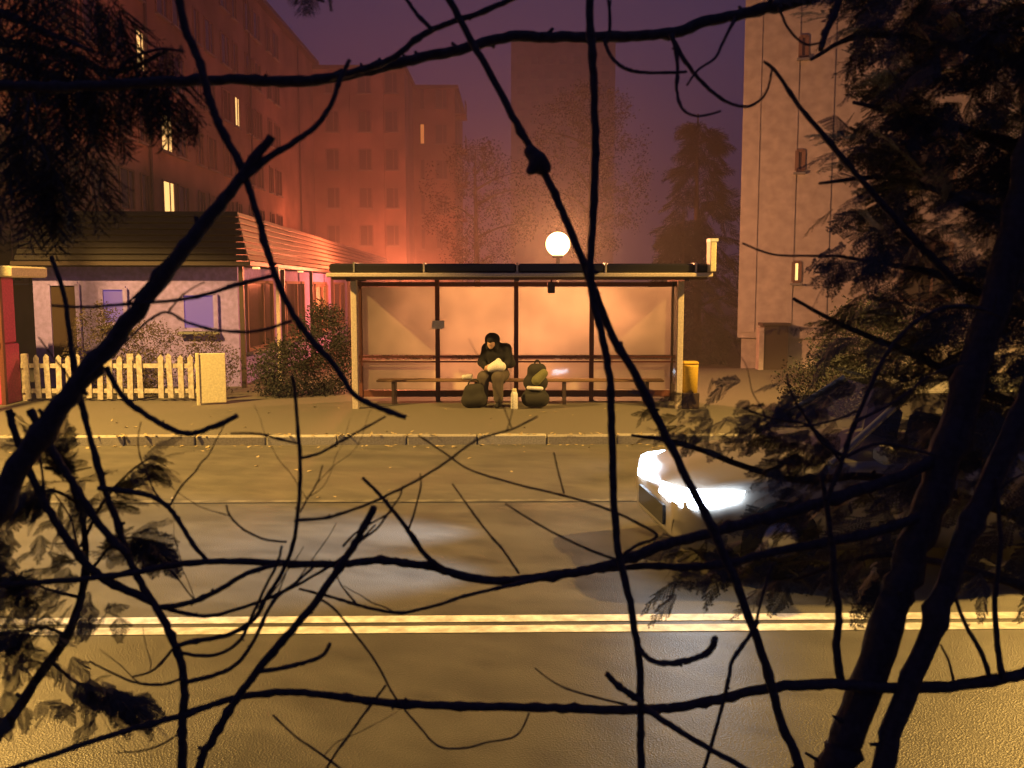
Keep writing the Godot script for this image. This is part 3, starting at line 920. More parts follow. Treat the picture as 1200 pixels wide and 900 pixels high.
	for s in [1, -1]:
		obj("mirror", box(Vector3(1.55, 0.98, 0.95 * s), Vector3(0.12, 0.13, 0.2), Basis.IDENTITY, 0.03), M.car_paint, t)
		# headlight wrapped round the corner
		var hs := st_new()
		hs.set_smooth_group(1)
		var path := [Vector3(-0.02, 0.63, 0.25), Vector3(-0.01, 0.635, 0.5), Vector3(0.035, 0.64, 0.7), Vector3(0.12, 0.65, 0.8), Vector3(0.28, 0.665, 0.86), Vector3(0.45, 0.68, 0.885)]
		var high := [0.05, 0.075, 0.09, 0.09, 0.075, 0.04]
		for i in path.size() - 1:
			var a: Vector3 = path[i]
			var b: Vector3 = path[i + 1]
			var q := [a - Vector3(0, high[i], 0), a + Vector3(0.03, high[i] * 0.7, 0), b + Vector3(0.03, high[i + 1] * 0.7, 0), b - Vector3(0, high[i + 1], 0)]
			if s < 0:
				for m in 4: q[m].z *= -1
				q.reverse()
			quad(hs, q[3], q[2], q[1], q[0])
		obj("headlight", fin(hs), M.headlight_glow, t)
		var l := SpotLight3D.new()
		l.name = "beam"
		l.light_color = Color(0.82, 0.9, 1.0)
		l.light_energy = 58.0
		l.light_size = 0.06
		l.spot_angle = 24.0
		l.spot_angle_attenuation = 1.0
		l.spot_range = 60.0
		l.spot_attenuation = 2.0
		l.shadow_enabled = true
		l.position = Vector3(-0.12, 0.63, 0.6 * s)
		l.rotation_degrees = Vector3(-2.5, 84.0, 0)
		t.add_child(l, true)

# ------------------------------------------------------------------ plants
func limb(parent: Node, n: String, px: Array, d0: float, d1: float, w0: float, w1: float, m: Material, root := -1.0, bumps := true) -> MeshInstance3D:
	# px: x, y, x, y ... of the photograph; the distance and the breadth run evenly from one end to the other
	var pts := []
	var cnt := px.size() / 2
	for i in cnt:
		var f := float(i) / (cnt - 1)
		pts.append(P(px[2 * i], px[2 * i + 1], lerpf(d0, d1, f)))
	if root >= 0.0:                                    # the foot of a trunk, on the bank below the picture
		var foot: Vector3 = pts[0]
		var e: Vector3 = foot + (pts[0] - pts[1]).normalized() * 0.5
		var fx := lerpf(foot.x, e.x, 0.8)
		var ground_y := bank_h(fx, root) - 0.08
		pts.push_front(Vector3(fx, ground_y, -root))
		cnt += 1
	var cur := catmull(pts, 6)
	var rad := []
	var nn := cur.size()
	for i in nn:
		var f := float(i) / (nn - 1)
		var dd: float = -cur[i].z
		var w := lerpf(w0, w1, f)
		var r := w * 0.385 * dd / F
		if root >= 0.0: r *= 1.0 + 0.25 * maxf(0.0, 1.0 - f * 9.0)
		if bumps and rng.randf() < 0.15: r *= rng.randf_range(1.1, 1.35)
		rad.append(r)
		if i > 0 and i < nn - 1:
			cur[i] += Vector3(rng.randf_range(-1, 1), rng.randf_range(-1, 1), rng.randf_range(-1, 1)) * r * 0.16
	curves.append([cur, rad])
	var st := st_new()
	add_tube(st, cur, rad, 10, 0.08)
	if bumps:                                          # short spurs and buds
		for i in range(2, nn - 2):
			if rng.randf() < 0.09 and rad[i] > 0.002:
				var dir := Vector3(rng.randf_range(-1, 1), rng.randf_range(-0.6, 1), rng.randf_range(-0.5, 0.5)).normalized()
				var l: float = rad[i] * rng.randf_range(1.3, 2.1)
				add_tube(st, [cur[i], cur[i] + dir * l], [minf(rad[i] * 0.6, 0.009), minf(rad[i] * 0.35, 0.004)], 5)
	return obj(n, fin(st), m, parent)

var curves := []
func twigs(parent: Node, count: int) -> void:        # fine twigs growing from the limbs built since the last call
	for k in count:
		var c: Array = curves[rng.randi() % curves.size()]
		var i := rng.randi_range(c[0].size() / 3, c[0].size() - 2)
		var a: Vector3 = c[0][i]
		if a.y < 1.1: continue
		var along: Vector3 = (c[0][i + 1] - c[0][i - 1]).normalized()
		var dir := (along * 0.8 + Vector3(rng.randf_range(-1, 1), rng.randf_range(-0.5, 1), rng.randf_range(-0.5, 0.5))).normalized()
		var pts := [a]
		var rad := []
		var n := rng.randi_range(4, 7)
		var r0: float = minf(c[1][i] * 0.5, 0.0035)
		for j in n:
			dir = (dir + Vector3(0, 0.12, 0) + rv(0.28)).normalized()
			pts.append(pts[-1] + dir * rng.randf_range(0.022, 0.045))
		var cur := catmull(pts, 3)
		for j in cur.size(): rad.append(r0 * (1.0 - 0.6 * j / cur.size()) * (1.3 if rng.randf() < 0.15 else 1.0))
		obj("twig", tube(cur, rad, 6), M.bark, parent)
	curves.clear()

func frond_mesh(kind: int, seed_: int) -> ArrayMesh:
	# kind 0: flat scale-leaf spray; kind 1: needle twig; kind 2: loose broad leaves
	var r := RandomNumberGenerator.new()
	r.seed = seed_
	var st := st_new()
	st.set_smooth_group(-1)
	var leaf := func(a: Vector3, dir: Vector3, side: Vector3, l: float, w: float):
		var c := 1.0 * r.randf_range(0.6, 1.25)
		st.set_color(Color(c, c, c))
		var m := a + dir * l * 0.45
		quad(st, a, m + side * w, a + dir * l, m - side * w)
	if kind == 0:
		for i in 15:
			var f := i / 14.0
			var a := Vector3(sin(f * 2.0) * 0.06, -f * f * 0.12, f)
			leaf.call(a, Vector3(0, -0.1, 1).normalized(), Vector3.RIGHT, 0.1, 0.014)
			for s in [-1, 1]:
				var l := (0.42 * (1.0 - f) + 0.1) * r.randf_range(0.75, 1.2)
				var dir := Vector3(s * 0.75, r.randf_range(-0.25, 0.1), 0.7).normalized()
				var nn := int(l / 0.055) + 1
				for k in nn:
					var b := a + dir * l * k / nn + Vector3(0, -0.05 * pow(float(k) / nn, 2), 0)
					leaf.call(b, dir, dir.cross(Vector3.UP).normalized(), 0.085, 0.012)
					if k > 0:
						for s2 in [-1, 1]:
							var d2: Vector3 = (dir + dir.cross(Vector3.UP) * s2 * 0.7 + Vector3(0, r.randf_range(-0.2, 0.2), 0)).normalized()
							leaf.call(b, d2, d2.cross(Vector3.UP).normalized(), 0.075 * r.randf_range(0.7, 1.3), 0.011)
	elif kind == 1:
		var twigs := [[Vector3.ZERO, Vector3(0, -0.25, 1).normalized(), 1.0]]
		for i in 9:
			var f := 0.08 + i * 0.095
			for s in [-1, 1]:
				if r.randf() < 0.12: continue
				twigs.append([Vector3(0, -0.25, 1).normalized() * f, Vector3(s * r.randf_range(0.6, 0.85), r.randf_range(-0.5, -0.1), 0.75).normalized(), (0.5 * (1 - f) + 0.12) * r.randf_range(0.8, 1.2)])
		for tw in twigs:
			var dir: Vector3 = tw[1]
			var l: float = tw[2]
			var s1 := dir.cross(Vector3.UP).normalized()
			var s2 := s1.cross(dir).normalized()
			leaf.call(tw[0], dir, s1, l, 0.012)
			leaf.call(tw[0], dir, s2, l, 0.012)
			var nn := int(l / 0.022)
			for k in nn:
				var b: Vector3 = tw[0] + dir * l * k / nn
				var an := r.randf() * TAU
				var d2: Vector3 = (dir * 0.75 + s1 * cos(an) + s2 * sin(an)).normalized()
				leaf.call(b, d2, d2.cross(dir).normalized(), 0.085, 0.007)
	else:
		for i in 26:
			var a := Vector3(r.randf_range(-0.5, 0.5), r.randf_range(-0.5, 0.5), r.randf_range(-0.5, 0.5))
			var d := Vector3(r.randf_range(-1, 1), r.randf_range(-1, 1), r.randf_range(-1, 1)).normalized()
			leaf.call(a, d, d.cross(Vector3(r.randf(), r.randf(), r.randf())).normalized(), r.randf_range(0.12, 0.26), r.randf_range(0.03, 0.07))
	st.generate_normals()
	return st.commit()

var fronds := {}
func crown(parent: Node, mesh: ArrayMesh, xf: Array, m: Material, n := "crown") -> void:
	var mm := MultiMesh.new()
	mm.transform_format = MultiMesh.TRANSFORM_3D
	mm.mesh = mesh
	mm.instance_count = xf.size()
	for i in xf.size(): mm.set_instance_transform(i, xf[i])
	var o := MultiMeshInstance3D.new()
	o.name = n
	o.multimesh = mm
	o.material_override = m
	o.set_meta("kind", "stuff")
	parent.add_child(o, true)

func spray(at: Vector3, dir: Vector3, size: float, roll := 0.0) -> Transform3D:
	var z := dir.normalized()
	var x := Vector3.UP.cross(z)
	if x.length() < 0.05: x = Vector3.RIGHT
	x = x.normalized()
	var b := Basis(x, z.cross(x).normalized(), z)
	b = b * Basis(Vector3.BACK, roll)
	return Transform3D(b.scaled(Vector3.ONE * size), at)

func rv(s: float) -> Vector3:
	return Vector3(rng.randf_range(-s, s), rng.randf_range(-s, s), rng.randf_range(-s, s))

func foreground() -> void:
	var B: Material = M.bark
	# --- tree with two leaning trunks on the right
	var t := thing("leaning_tree", "dark double trunked tree leaning over the road with long bare boughs", "tree")
	limb(t, "trunk", [972, 930, 996, 850, 1037, 742, 1058, 675, 1085, 600, 1118, 500, 1150, 400, 1185, 290, 1215, 160, 1240, 0], 2.35, 2.5, 54, 44, B, 2.3)
	limb(t, "trunk", [1030, 930, 1047, 850, 1090, 742, 1114, 675, 1145, 600, 1185, 510, 1225, 420, 1290, 250], 2.3, 2.35, 33, 34, B, 2.32)
	limb(t, "branch", [1110, 530, 1060, 556, 1000, 577, 940, 596, 880, 611, 830, 625, 780, 638, 735, 655, 690, 668, 640, 676, 590, 681, 545, 676, 510, 665, 480, 661, 445, 656, 400, 661, 330, 660, 260, 658, 205, 662, 150, 672, 90, 679, 20, 684, -40, 690], 2.42, 2.0, 19, 8, B)
	limb(t, "branch", [1090, 600, 1030, 622, 960, 637, 900, 648, 850, 661, 800, 664, 745, 664, 700, 668], 2.4, 2.3, 16, 9, B)
	limb(t, "branch", [1230, 780, 1180, 793, 1120, 804, 1060, 806, 1000, 803, 960, 802, 900, 806, 850, 818, 800, 828, 750, 832, 690, 831, 640, 829, 560, 828, 500, 826, 440, 822, 390, 815, 340, 811, 290, 815, 255, 824, 215, 838, 160, 853, 110, 868, 60, 885, 0, 905], 2.38, 2.0, 19, 8, B)
	limb(t, "branch", [985, 800, 980, 760, 983, 720, 977, 680, 975, 640, 968, 590, 962, 555], 2.36, 2.3, 14, 7, B)
	limb(t, "branch", [968, 585, 985, 545, 1000, 500, 1022, 448, 1045, 405, 1075, 376, 1110, 360, 1150, 362, 1175, 372], 2.3, 2.25, 8, 5, B)
	limb(t, "branch", [990, 535, 965, 520, 945, 490, 928, 462, 922, 440], 2.3, 2.25, 6, 3, B)
	limb(t, "branch", [985, 540, 950, 500, 905, 490, 870, 478], 2.3, 2.25, 5, 3, B)
	limb(t, "branch", [992, 535, 1030, 520, 1075, 528, 1100, 535], 2.3, 2.3, 5, 4, B)
	limb(t, "branch", [1000, 495, 1050, 470, 1090, 440, 1130, 425], 2.28, 2.25, 5, 3, B)
	limb(t, "branch", [905, 498, 940, 500, 985, 490, 1010, 478], 2.25, 2.3, 3, 4, B)
	limb(t, "branch", [1175, 795, 1168, 750, 1166, 700, 1172, 640, 1168, 560], 2.35, 2.3, 10, 6, B)
	limb(t, "branch", [1160, 795, 1150, 765, 1133, 735, 1120, 700, 1118, 660], 2.35, 2.3, 8, 5, B)
	limb(t, "branch", [1118, 800, 1112, 775, 1102, 755], 2.36, 2.3, 5, 3, B)
	limb(t, "branch", [720, 657, 745, 640, 770, 628, 745, 612, 718, 599, 680, 586, 645, 577, 600, 566, 550, 550, 520, 530, 490, 510], 2.28, 2.15, 5, 2.5, B)
	limb(t, "branch", [661, 578, 655, 556, 649, 530], 2.2, 2.18, 3, 2, B)
	limb(t, "branch", [722, 656, 690, 644, 650, 625, 620, 608, 592, 590], 2.26, 2.15, 4, 2.5, B)
	limb(t, "branch", [522, 668, 500, 652, 484, 630, 466, 605, 445, 580, 425, 560], 2.18, 2.1, 9, 5, B)
	limb(t, "branch", [608, 672, 590, 645, 570, 622, 550, 595, 530, 567], 2.2, 2.15, 4, 2.5, B)
	limb(t, "branch", [640, 676, 590, 688, 550, 697, 515, 708, 470, 718, 430, 712, 400, 703, 375, 696, 350, 690], 2.2, 2.1, 6, 4, B)
	limb(t, "branch", [735, 826, 690, 815, 655, 803, 627, 783], 2.28, 2.2, 4, 2, B)
	limb(t, "branch", [620, 836, 605, 862, 570, 870, 548, 876, 515, 875, 490, 850, 462, 815, 440, 775, 415, 742, 390, 712, 370, 700], 2.2, 2.1, 3, 4, B)
	limb(t, "branch", [452, 803, 430, 832, 410, 860, 392, 885, 380, 905], 2.12, 2.1, 4, 4, B)
	limb(t, "branch", [320, 838, 345, 862, 374, 882, 405, 905], 2.05, 2.1, 3, 4, B)
	limb(t, "branch", [712, 50, 715, 20, 708, -30], 2.3, 2.3, 5, 4, B)
	twigs(t, 14)
	# --- two slender stems in the middle
	t = thing("slender_sapling", "slender upright sapling with a hooked side shoot, before the bus shelter", "tree", Vector3.ZERO)
	limb(t, "trunk", [751, 920, 751, 845, 749, 775, 738, 705, 724, 645, 719, 570, 717, 500, 714, 440, 704, 388, 692, 330, 695, 260, 698, 180, 696, 100, 692, 30, 690, -60], 2.12, 2.2, 12, 12, B, 2.05)
	limb(t, "branch", [747, 755, 756, 768, 772, 777, 795, 776, 818, 770, 833, 762, 838, 748], 2.12, 2.05, 8, 11, B)
	limb(t, "branch", [752, 822, 738, 813, 724, 803, 710, 789], 2.12, 2.1, 11, 9, B)
	limb(t, "branch", [752, 828, 780, 846, 808, 864, 840, 882, 880, 905], 2.12, 2.08, 10, 9, B)
	t = thing("slender_sapling", "slender crooked sapling leaning across the bus shelter with a knot", "tree")
	limb(t, "trunk", [942, 925, 915, 845, 893, 765, 862, 682, 835, 620, 812, 575, 775, 500, 745, 440, 718, 395, 694, 335, 668, 270, 650, 228, 630, 188, 600, 135, 572, 82, 548, 40, 524, -5, 490, -60], 2.2, 2.3, 15, 10, B, 2.15)
	limb(t, "branch", [888, 728, 876, 748, 858, 775, 853, 800, 843, 840, 830, 885, 820, 915], 2.2, 2.15, 7, 6, B)
	limb(t, "branch", [905, 660, 893, 700, 885, 735], 2.2, 2.2, 4, 5, B)
	obj("knot", field_mesh([[P(622, 178, 2.27), P(636, 196, 2.27), 0.017, 0.021], [P(632, 186, 2.26), P(622, 200, 2.26), 0.017, 0.012]], 0.005, 0.01), B, t)
	curves.clear()
	# --- thick sawn-off limb on the left
	t = thing("sawn_tree", "thick dark sawn off limb slanting before the pavilion", "tree")
	limb(t, "trunk", [-150, 780, -70, 690, -10, 600, 40, 522, 90, 452, 140, 390, 200, 312, 250, 250, 285, 203, 318, 160], 1.9, 1.95, 50, 13, B, 1.95)
	limb(t, "branch", [283, 212, 310, 188, 345, 166, 370, 148, 388, 122, 398, 95, 410, 70], 1.94, 2.0, 11, 6, B)
	limb(t, "branch", [205, -20, 218, 35, 235, 75, 245, 115, 258, 148, 278, 185, 292, 222, 305, 265, 320, 315, 340, 362, 365, 398, 392, 428, 415, 462, 445, 478, 476, 489], 1.98, 1.9, 13, 8, B)
	limb(t, "branch", [326, 322, 290, 330, 245, 344, 205, 352, 150, 356, 100, 360, 60, 358], 1.93, 1.85, 7, 4, B)
	limb(t, "branch", [342, 376, 300, 388, 255, 387, 220, 378, 196, 366, 175, 375, 150, 398, 120, 425, 95, 450], 1.92, 1.85, 5, 3, B)
	limb(t, "branch", [125, 430, 140, 460, 165, 482, 195, 500, 220, 508, 250, 500, 278, 487], 1.93, 1.88, 9, 8, B)
	limb(t, "branch", [150, 355, 175, 330, 190, 310, 210, 290], 1.87, 1.85, 4, 2, B)
	limb(t, "branch", [196, 367, 215, 345, 240, 330], 1.87, 1.85, 3, 2, B)
	curves.clear()
	# --- bare shrub, lower left
	t = thing("bare_shrub", "tangled bare shrub with a forked stem in the lower corner", "shrub")
	limb(t, "stem", [214, 925, 214, 850, 216, 800, 206, 758, 188, 720, 168, 688, 150, 650, 138, 615, 122, 570, 108, 520, 95, 470, 84, 410, 76, 350, 60, 300], 2.05, 2.2, 15, 7, B, 2.0)
	limb(t, "stem", [228, 925, 248, 870, 272, 828, 300, 788, 330, 752, 365, 712, 398, 665, 420, 630, 438, 594], 2.05, 2.0, 14, 11, B, 2.02)
	limb(t, "branch", [300, 787, 325, 784, 355, 777, 378, 768, 387, 754], 2.03, 2.0, 8, 6, B)
	limb(t, "branch", [178, 705, 145, 690, 112, 672, 85, 640, 60, 602, 38, 560, 22, 520, 10, 480], 2.1, 2.1, 14, 11, B)
	limb(t, "branch", [150, 650, 125, 625, 100, 590, 75, 550, 52, 512, 35, 480], 2.1, 2.1, 12, 12, B)
	limb(t, "branch", [186, 712, 220, 707, 255, 692, 290, 672, 330, 660], 2.1, 2.05, 9, 7, B)
	limb(t, "branch", [190, 712, 240, 722, 290, 710, 335, 692, 372, 672, 402, 652, 440, 615], 2.1, 2.05, 7, 3, B)
	limb(t, "branch", [206, 757, 235, 750, 268, 744, 298, 725, 312, 700, 330, 672, 345, 630, 352, 560, 349, 500, 345, 455, 342, 440], 2.08, 2.0, 8, 5, B)
	limb(t, "branch", [208, 765, 250, 768, 280, 752, 296, 720, 310, 690, 325, 660, 330, 640], 2.08, 2.02, 6, 4, B)
	limb(t, "branch", [216, 800, 245, 793, 275, 780, 298, 750, 320, 705, 350, 680, 372, 660], 2.07, 2.02, 8, 4, B)
	limb(t, "branch", [345, 610, 385, 606, 420, 595, 455, 580, 490, 562, 525, 540, 560, 515, 600, 503, 630, 488], 2.0, 1.95, 5, 3, B)
	limb(t, "branch", [352, 537, 375, 531, 400, 517, 425, 503, 452, 488], 2.0, 1.95, 5, 3, B)
	limb(t, "branch", [350, 520, 325, 514, 300, 508, 270, 508], 2.0, 1.97, 4, 3, B)
	limb(t, "branch", [352, 600, 360, 585, 372, 565, 378, 545], 2.0, 1.97, 3, 2, B)
	limb(t, "branch", [243, 657, 228, 640, 212, 615, 198, 595, 178, 582, 150, 576, 115, 572], 2.1, 2.1, 7, 8, B)
	limb(t, "branch", [336, 635, 310, 632, 285, 620, 270, 605, 265, 592], 2.03, 2.0, 4, 3, B)
	limb(t, "branch", [213, 795, 190, 802, 160, 800, 130, 788, 105, 775], 2.05, 2.1, 5, 3, B)
	limb(t, "branch", [203, 760, 180, 785, 155, 793], 2.07, 2.1, 5, 3, B)
	limb(t, "branch", [402, 640, 420, 622, 450, 605, 462, 598], 2.0, 1.97, 4, 2, B)
	limb(t, "branch", [213, 858, 190, 872, 165, 880, 135, 882], 2.05, 2.1, 4, 2, B)
	limb(t, "branch", [250, 690, 232, 705, 210, 680, 200, 668], 2.08, 2.1, 3, 2, B)
	twigs(t, 20)
	# --- bough across the top
	t = thing("overhanging_tree", "tree whose long bare bough crosses the sky above the street", "tree")
	limb(t, "trunk", [1560, 900, 1530, 500, 1500, 100, 1470, -300], 2.7, 2.8, 130, 90, B, 2.7)
	limb(t, "branch", [1505, 160, 1400, 40, 1250, -40, 1100, -40, 1000, -18, 940, 0, 880, 14, 830, 25, 790, 38, 740, 42, 690, 44, 640, 43, 590, 44, 545, 57, 500, 66, 450, 78, 400, 89, 340, 96, 280, 93, 220, 95, 150, 98, 80, 102, 0, 100, -60, 98], 2.75, 2.2, 17, 15, B)
	limb(t, "branch", [385, 91, 425, 82, 460, 68, 490, 45, 520, 29, 560, 16, 605, -4, 660, -30], 2.32, 2.35, 10, 8, B)
	limb(t, "branch", [508, 36, 490, 18, 470, -10], 2.33, 2.35, 7, 5, B)
	limb(t, "branch", [708, 46, 716, 66, 732, 80, 755, 85, 790, 85, 805, 84], 2.45, 2.4, 6, 4, B)
	limb(t, "branch", [786, 40, 798, 64, 815, 88, 835, 108, 858, 122, 880, 124, 898, 108, 905, 80], 2.48, 2.4, 7, 3, B)
	limb(t, "branch", [788, 40, 794, 75, 793, 105, 800, 128, 818, 136, 845, 130], 2.48, 2.4, 6, 3, B)
	limb(t, "branch", [862, 20, 848, 48, 838, 68, 818, 82, 805, 100], 2.5, 2.4, 5, 3, B)
	limb(t, "branch", [912, 8, 925, 35, 945, 52, 968, 48], 2.52, 2.5, 4, 3, B)
	limb(t, "branch", [990, -20, 978, 15, 966, 42, 962, 58], 2.55, 2.5, 12, 8, B)
	limb(t, "branch", [1130, 340, 1090, 300, 1050, 258, 1010, 212, 968, 162, 935, 122, 910, 85, 895, 72], 2.6, 2.45, 13, 4, B)
	limb(t, "branch", [870, 285, 905, 298, 945, 300, 990, 300], 2.5, 2.55, 3, 4, B)
	curves.clear()

func evergreens() -> void:
	fronds.flat_a = frond_mesh(0, 21)
	fronds.flat_b = frond_mesh(0, 22)
	fronds.needle_a = frond_mesh(1, 23)
	fronds.needle_b = frond_mesh(1, 24)
	fronds.loose_a = frond_mesh(2, 25)
	fronds.loose_b = frond_mesh(2, 26)
	# dark evergreen filling the right of the picture
	var t := thing("dark_evergreen", "dense dark evergreen tree hiding the end of the street", "tree")
	limb(t, "trunk", [1330, 930, 1300, 700, 1290, 400, 1280, 0, 1270, -400], 3.0, 2.95, 110, 60, M.bark, 3.0)
	for q in [[1295, 500, 1180, 470, 1080, 420, 985, 380, 930, 350], [1290, 300, 1180, 260, 1060, 210, 960, 215], [1290, 100, 1150, 60, 1020, 40, 950, 70], [1300, 650, 1180, 600, 1040, 560, 920, 560, 800, 520, 740, 510], [1300, 720, 1180, 680, 1040, 650, 930, 680], [1285, 200, 1120, 150, 1000, 120], [1292, 420, 1120, 330, 980, 300]]:
		limb(t, "branch", q, 2.98, 2.7, 20, 4, M.bark)
	var A := []
	var C := []
	var edge := [[-80, 955], [40, 965], [100, 1000], [150, 970], [200, 985], [260, 975], [310, 985], [360, 985], [420, 1000], [470, 1055], [540, 1065], [575, 1000], [620, 915], [690, 930], [720, 1040], [800, 1130], [950, 1150]]
	var want := 900
	var tries := 0
	while A.size() + C.size() < want and tries < 20000:
		tries += 1
		var y := rng.randf_range(-90, 930)
		var x := rng.randf_range(880, 1300)
		var e := 0.0
		for i in edge.size() - 1:
			if y >= edge[i][0] and y <= edge[i + 1][0]:
				e = lerpf(edge[i][1], edge[i + 1][1], (y - edge[i][0]) / float(edge[i + 1][0] - edge[i][0]))
		var p := clampf((x - e + 30) / 90.0, 0, 1)
		if y > 690: p *= 0.0
		elif y > 590: p *= 0.28
		if y < 590 and y > 440 and x < 1100: p *= 0.5
		if rng.randf() > p: continue
		var at := P(x, y, rng.randf_range(2.55, 3.45))
		var dir := Vector3(-0.7, -0.35, 0.15) + rv(0.75)
		(A if rng.randf() < 0.5 else C).append(spray(at, dir, rng.randf_range(0.1, 0.2), rng.randf_range(-0.8, 0.8)))
	# the low bough before the car
	for i in 150:
		var x := rng.randf_range(765, 970)
		var y := 520 + rng.randfn(0, 34) + (x - 850) * 0.1
		if y > 522 and y < 606 and x < 905: continue
		A.append(spray(P(x, y, rng.randf_range(2.6, 2.9)), Vector3(-0.8, -0.3, 0.1) + rv(0.6), rng.randf_range(0.055, 0.1), rng.randf_range(-0.8, 0.8)))
	for i in 55:
		A.append(spray(P(rng.randf_range(790, 1060), rng.randf_range(603, 700), rng.randf_range(2.6, 2.9)), Vector3(-0.8, -0.3, 0.1) + rv(0.6), rng.randf_range(0.09, 0.15), rng.randf_range(-0.8, 0.8)))
	for i in 120:
		var x := rng.randf_range(890, 1110)
		var y := rng.randf_range(440, 600)
		if x > 990 and x < 1060 and y > 465 and y < 545: continue
		C.append(spray(P(x, y, rng.randf_range(2.6, 3.0)), Vector3(-0.8, -0.3, 0.1) + rv(0.6), rng.randf_range(0.07, 0.12), rng.randf_range(-0.8, 0.8)))
	crown(t, fronds.flat_a, A, M.needles)
	crown(t, fronds.flat_b, C, M.needles)
	# spruce with hanging twigs, upper left
	t = thing("hanging_spruce", "dark spruce with hanging needle twigs above the pavilion roof", "tree")
	limb(t, "trunk", [-330, 930, -320, 600, -310, 200, -300, -200], 2.9, 2.8, 120, 70, M.bark, 2.9)
	var N := []
	var O := []
	for q in [[-310, 20, -150, 0, -20, 10, 60, 40, 110, 60], [-308, 180, -160, 90, -40, 60, 60, 90, 120, 110], [-306, 280, -170, 170, -60, 130, 20, 150, 60, 190], [-304, -120, -150, -60, 0, -40, 90, -20, 130, -10], [-300, 120, -100, 50, 60, 60, 130, 85, 195, 60]]:
		limb(t, "branch", q, 2.8, 2.4, 22, 5, M.bark)
		for k in 14:
			var f := 0.35 + 0.65 * rng.randf()
			var i := int(f * (q.size() / 2 - 1))
			i = min(i, q.size() / 2 - 2)
			var ff: float = f * (q.size() / 2 - 1) - i
			var x := lerpf(q[2 * i], q[2 * i + 2], ff)
			var y := lerpf(q[2 * i + 1], q[2 * i + 3], ff)
			var at := P(x, y, lerpf(2.8, 2.4, f)) + rv(0.02)
			(N if k % 2 else O).append(spray(at, Vector3(0.15, -1.0, 0.1) + rv(0.35), rng.randf_range(0.14, 0.27), rng.randf_range(-1.2, 1.2)))
	for q in [[108, 130, 0.3], [105, 190, 0.22], [118, 95, 0.25], [160, 65, 0.13], [185, 60, 0.1], [205, 60, 0.08], [170, 100, 0.2], [222, 118, 0.16], [225, 140, 0.1], [182, 112, 0.16], [40, 150, 0.34], [55, 190, 0.3], [20, 190, 0.3], [70, 140, 0.25], [30, 100, 0.35], [90, 60, 0.2], [140, 95, 0.15], [355, -20, 0.12], [375, -15, 0.1], [340, -22, 0.1]]:
		for k in 2:
			N.append(spray(P(q[0] + rng.randf_range(-9, 9), q[1] - 10, 2.4 + rng.randf_range(-0.06, 0.06)), Vector3(0.05, -1.0, 0.05) + rv(0.2), q[2] * rng.randf_range(0.7, 1.0), rng.randf_range(-1.5, 1.5)))
	limb(t, "branch", [120, 110, 150, 72, 185, 58, 215, 60], 2.4, 2.38, 6, 3, M.bark)
	limb(t, "branch", [300, -60, 330, -30, 355, -8, 380, 2], 2.4, 2.38, 6, 3, M.bark)
	crown(t, fronds.needle_a, N, M.needles)
	crown(t, fronds.needle_b, O, M.needles)
	# thuja sprays, lower left
	t = thing("thuja_shrub", "thuja shrub with flat feathery sprays in the lower left corner", "shrub")
	limb(t, "trunk", [-60, 930, 0, 860, 40, 800, 75, 750, 95, 700, 100, 640, 92, 580], 2.3, 2.25, 22, 8, M.bark, 2.3)
	var U := []
	var V := []
	for q in [[95, 700, 55, 690, 10, 670, -20, 640], [95, 640, 120, 590, 150, 555, 178, 535], [92, 590, 60, 575, 20, 590, -20, 600], [98, 680, 130, 640, 155, 630, 178, 640], [80, 745, 50, 735, 20, 740, -30, 745], [60, 775, 90, 800, 130, 815, 160, 830], [92, 600, 80, 560, 62, 530, 40, 510]]:
		limb(t, "branch", q, 2.26, 2.2, 6, 2.5, M.bark)
		for k in 26:
			var f := 0.25 + 0.75 * rng.randf()
			var i: int = min(int(f * 3), 2)
			var ff: float = f * 3 - i
			var a := P(q[2 * i], q[2 * i + 1], 2.22)
			var b := P(q[2 * i + 2], q[2 * i + 3], 2.2)
			(U if k % 2 else V).append(spray(a.lerp(b, ff) + rv(0.012), (b - a).normalized() + Vector3(0.1, -0.5, 0) + rv(0.5), rng.randf_range(0.06, 0.11), rng.randf_range(-0.7, 0.7)))
	for k in 90:
		(U if k % 2 else V).append(spray(P(rng.randf_range(-10, 150), rng.randf_range(560, 735), 2.25 + rng.randf_range(-0.1, 0.1)), Vector3(-0.5, -0.6, 0.1) + rv(0.7), rng.randf_range(0.05, 0.09), rng.randf_range(-0.7, 0.7)))
	for k in 34:
		(U if k % 2 else V).append(spray(P(rng.randf_range(-10, 120), rng.randf_range(735, 850), 2.25 + rng.randf_range(-0.1, 0.1)), Vector3(0.3, -0.6, 0.1) + rv(0.7), rng.randf_range(0.05, 0.09), rng.randf_range(-0.7, 0.7)))
	crown(t, fronds.flat_a, U, M.needles)
	crown(t, fronds.flat_b, V, M.needles)

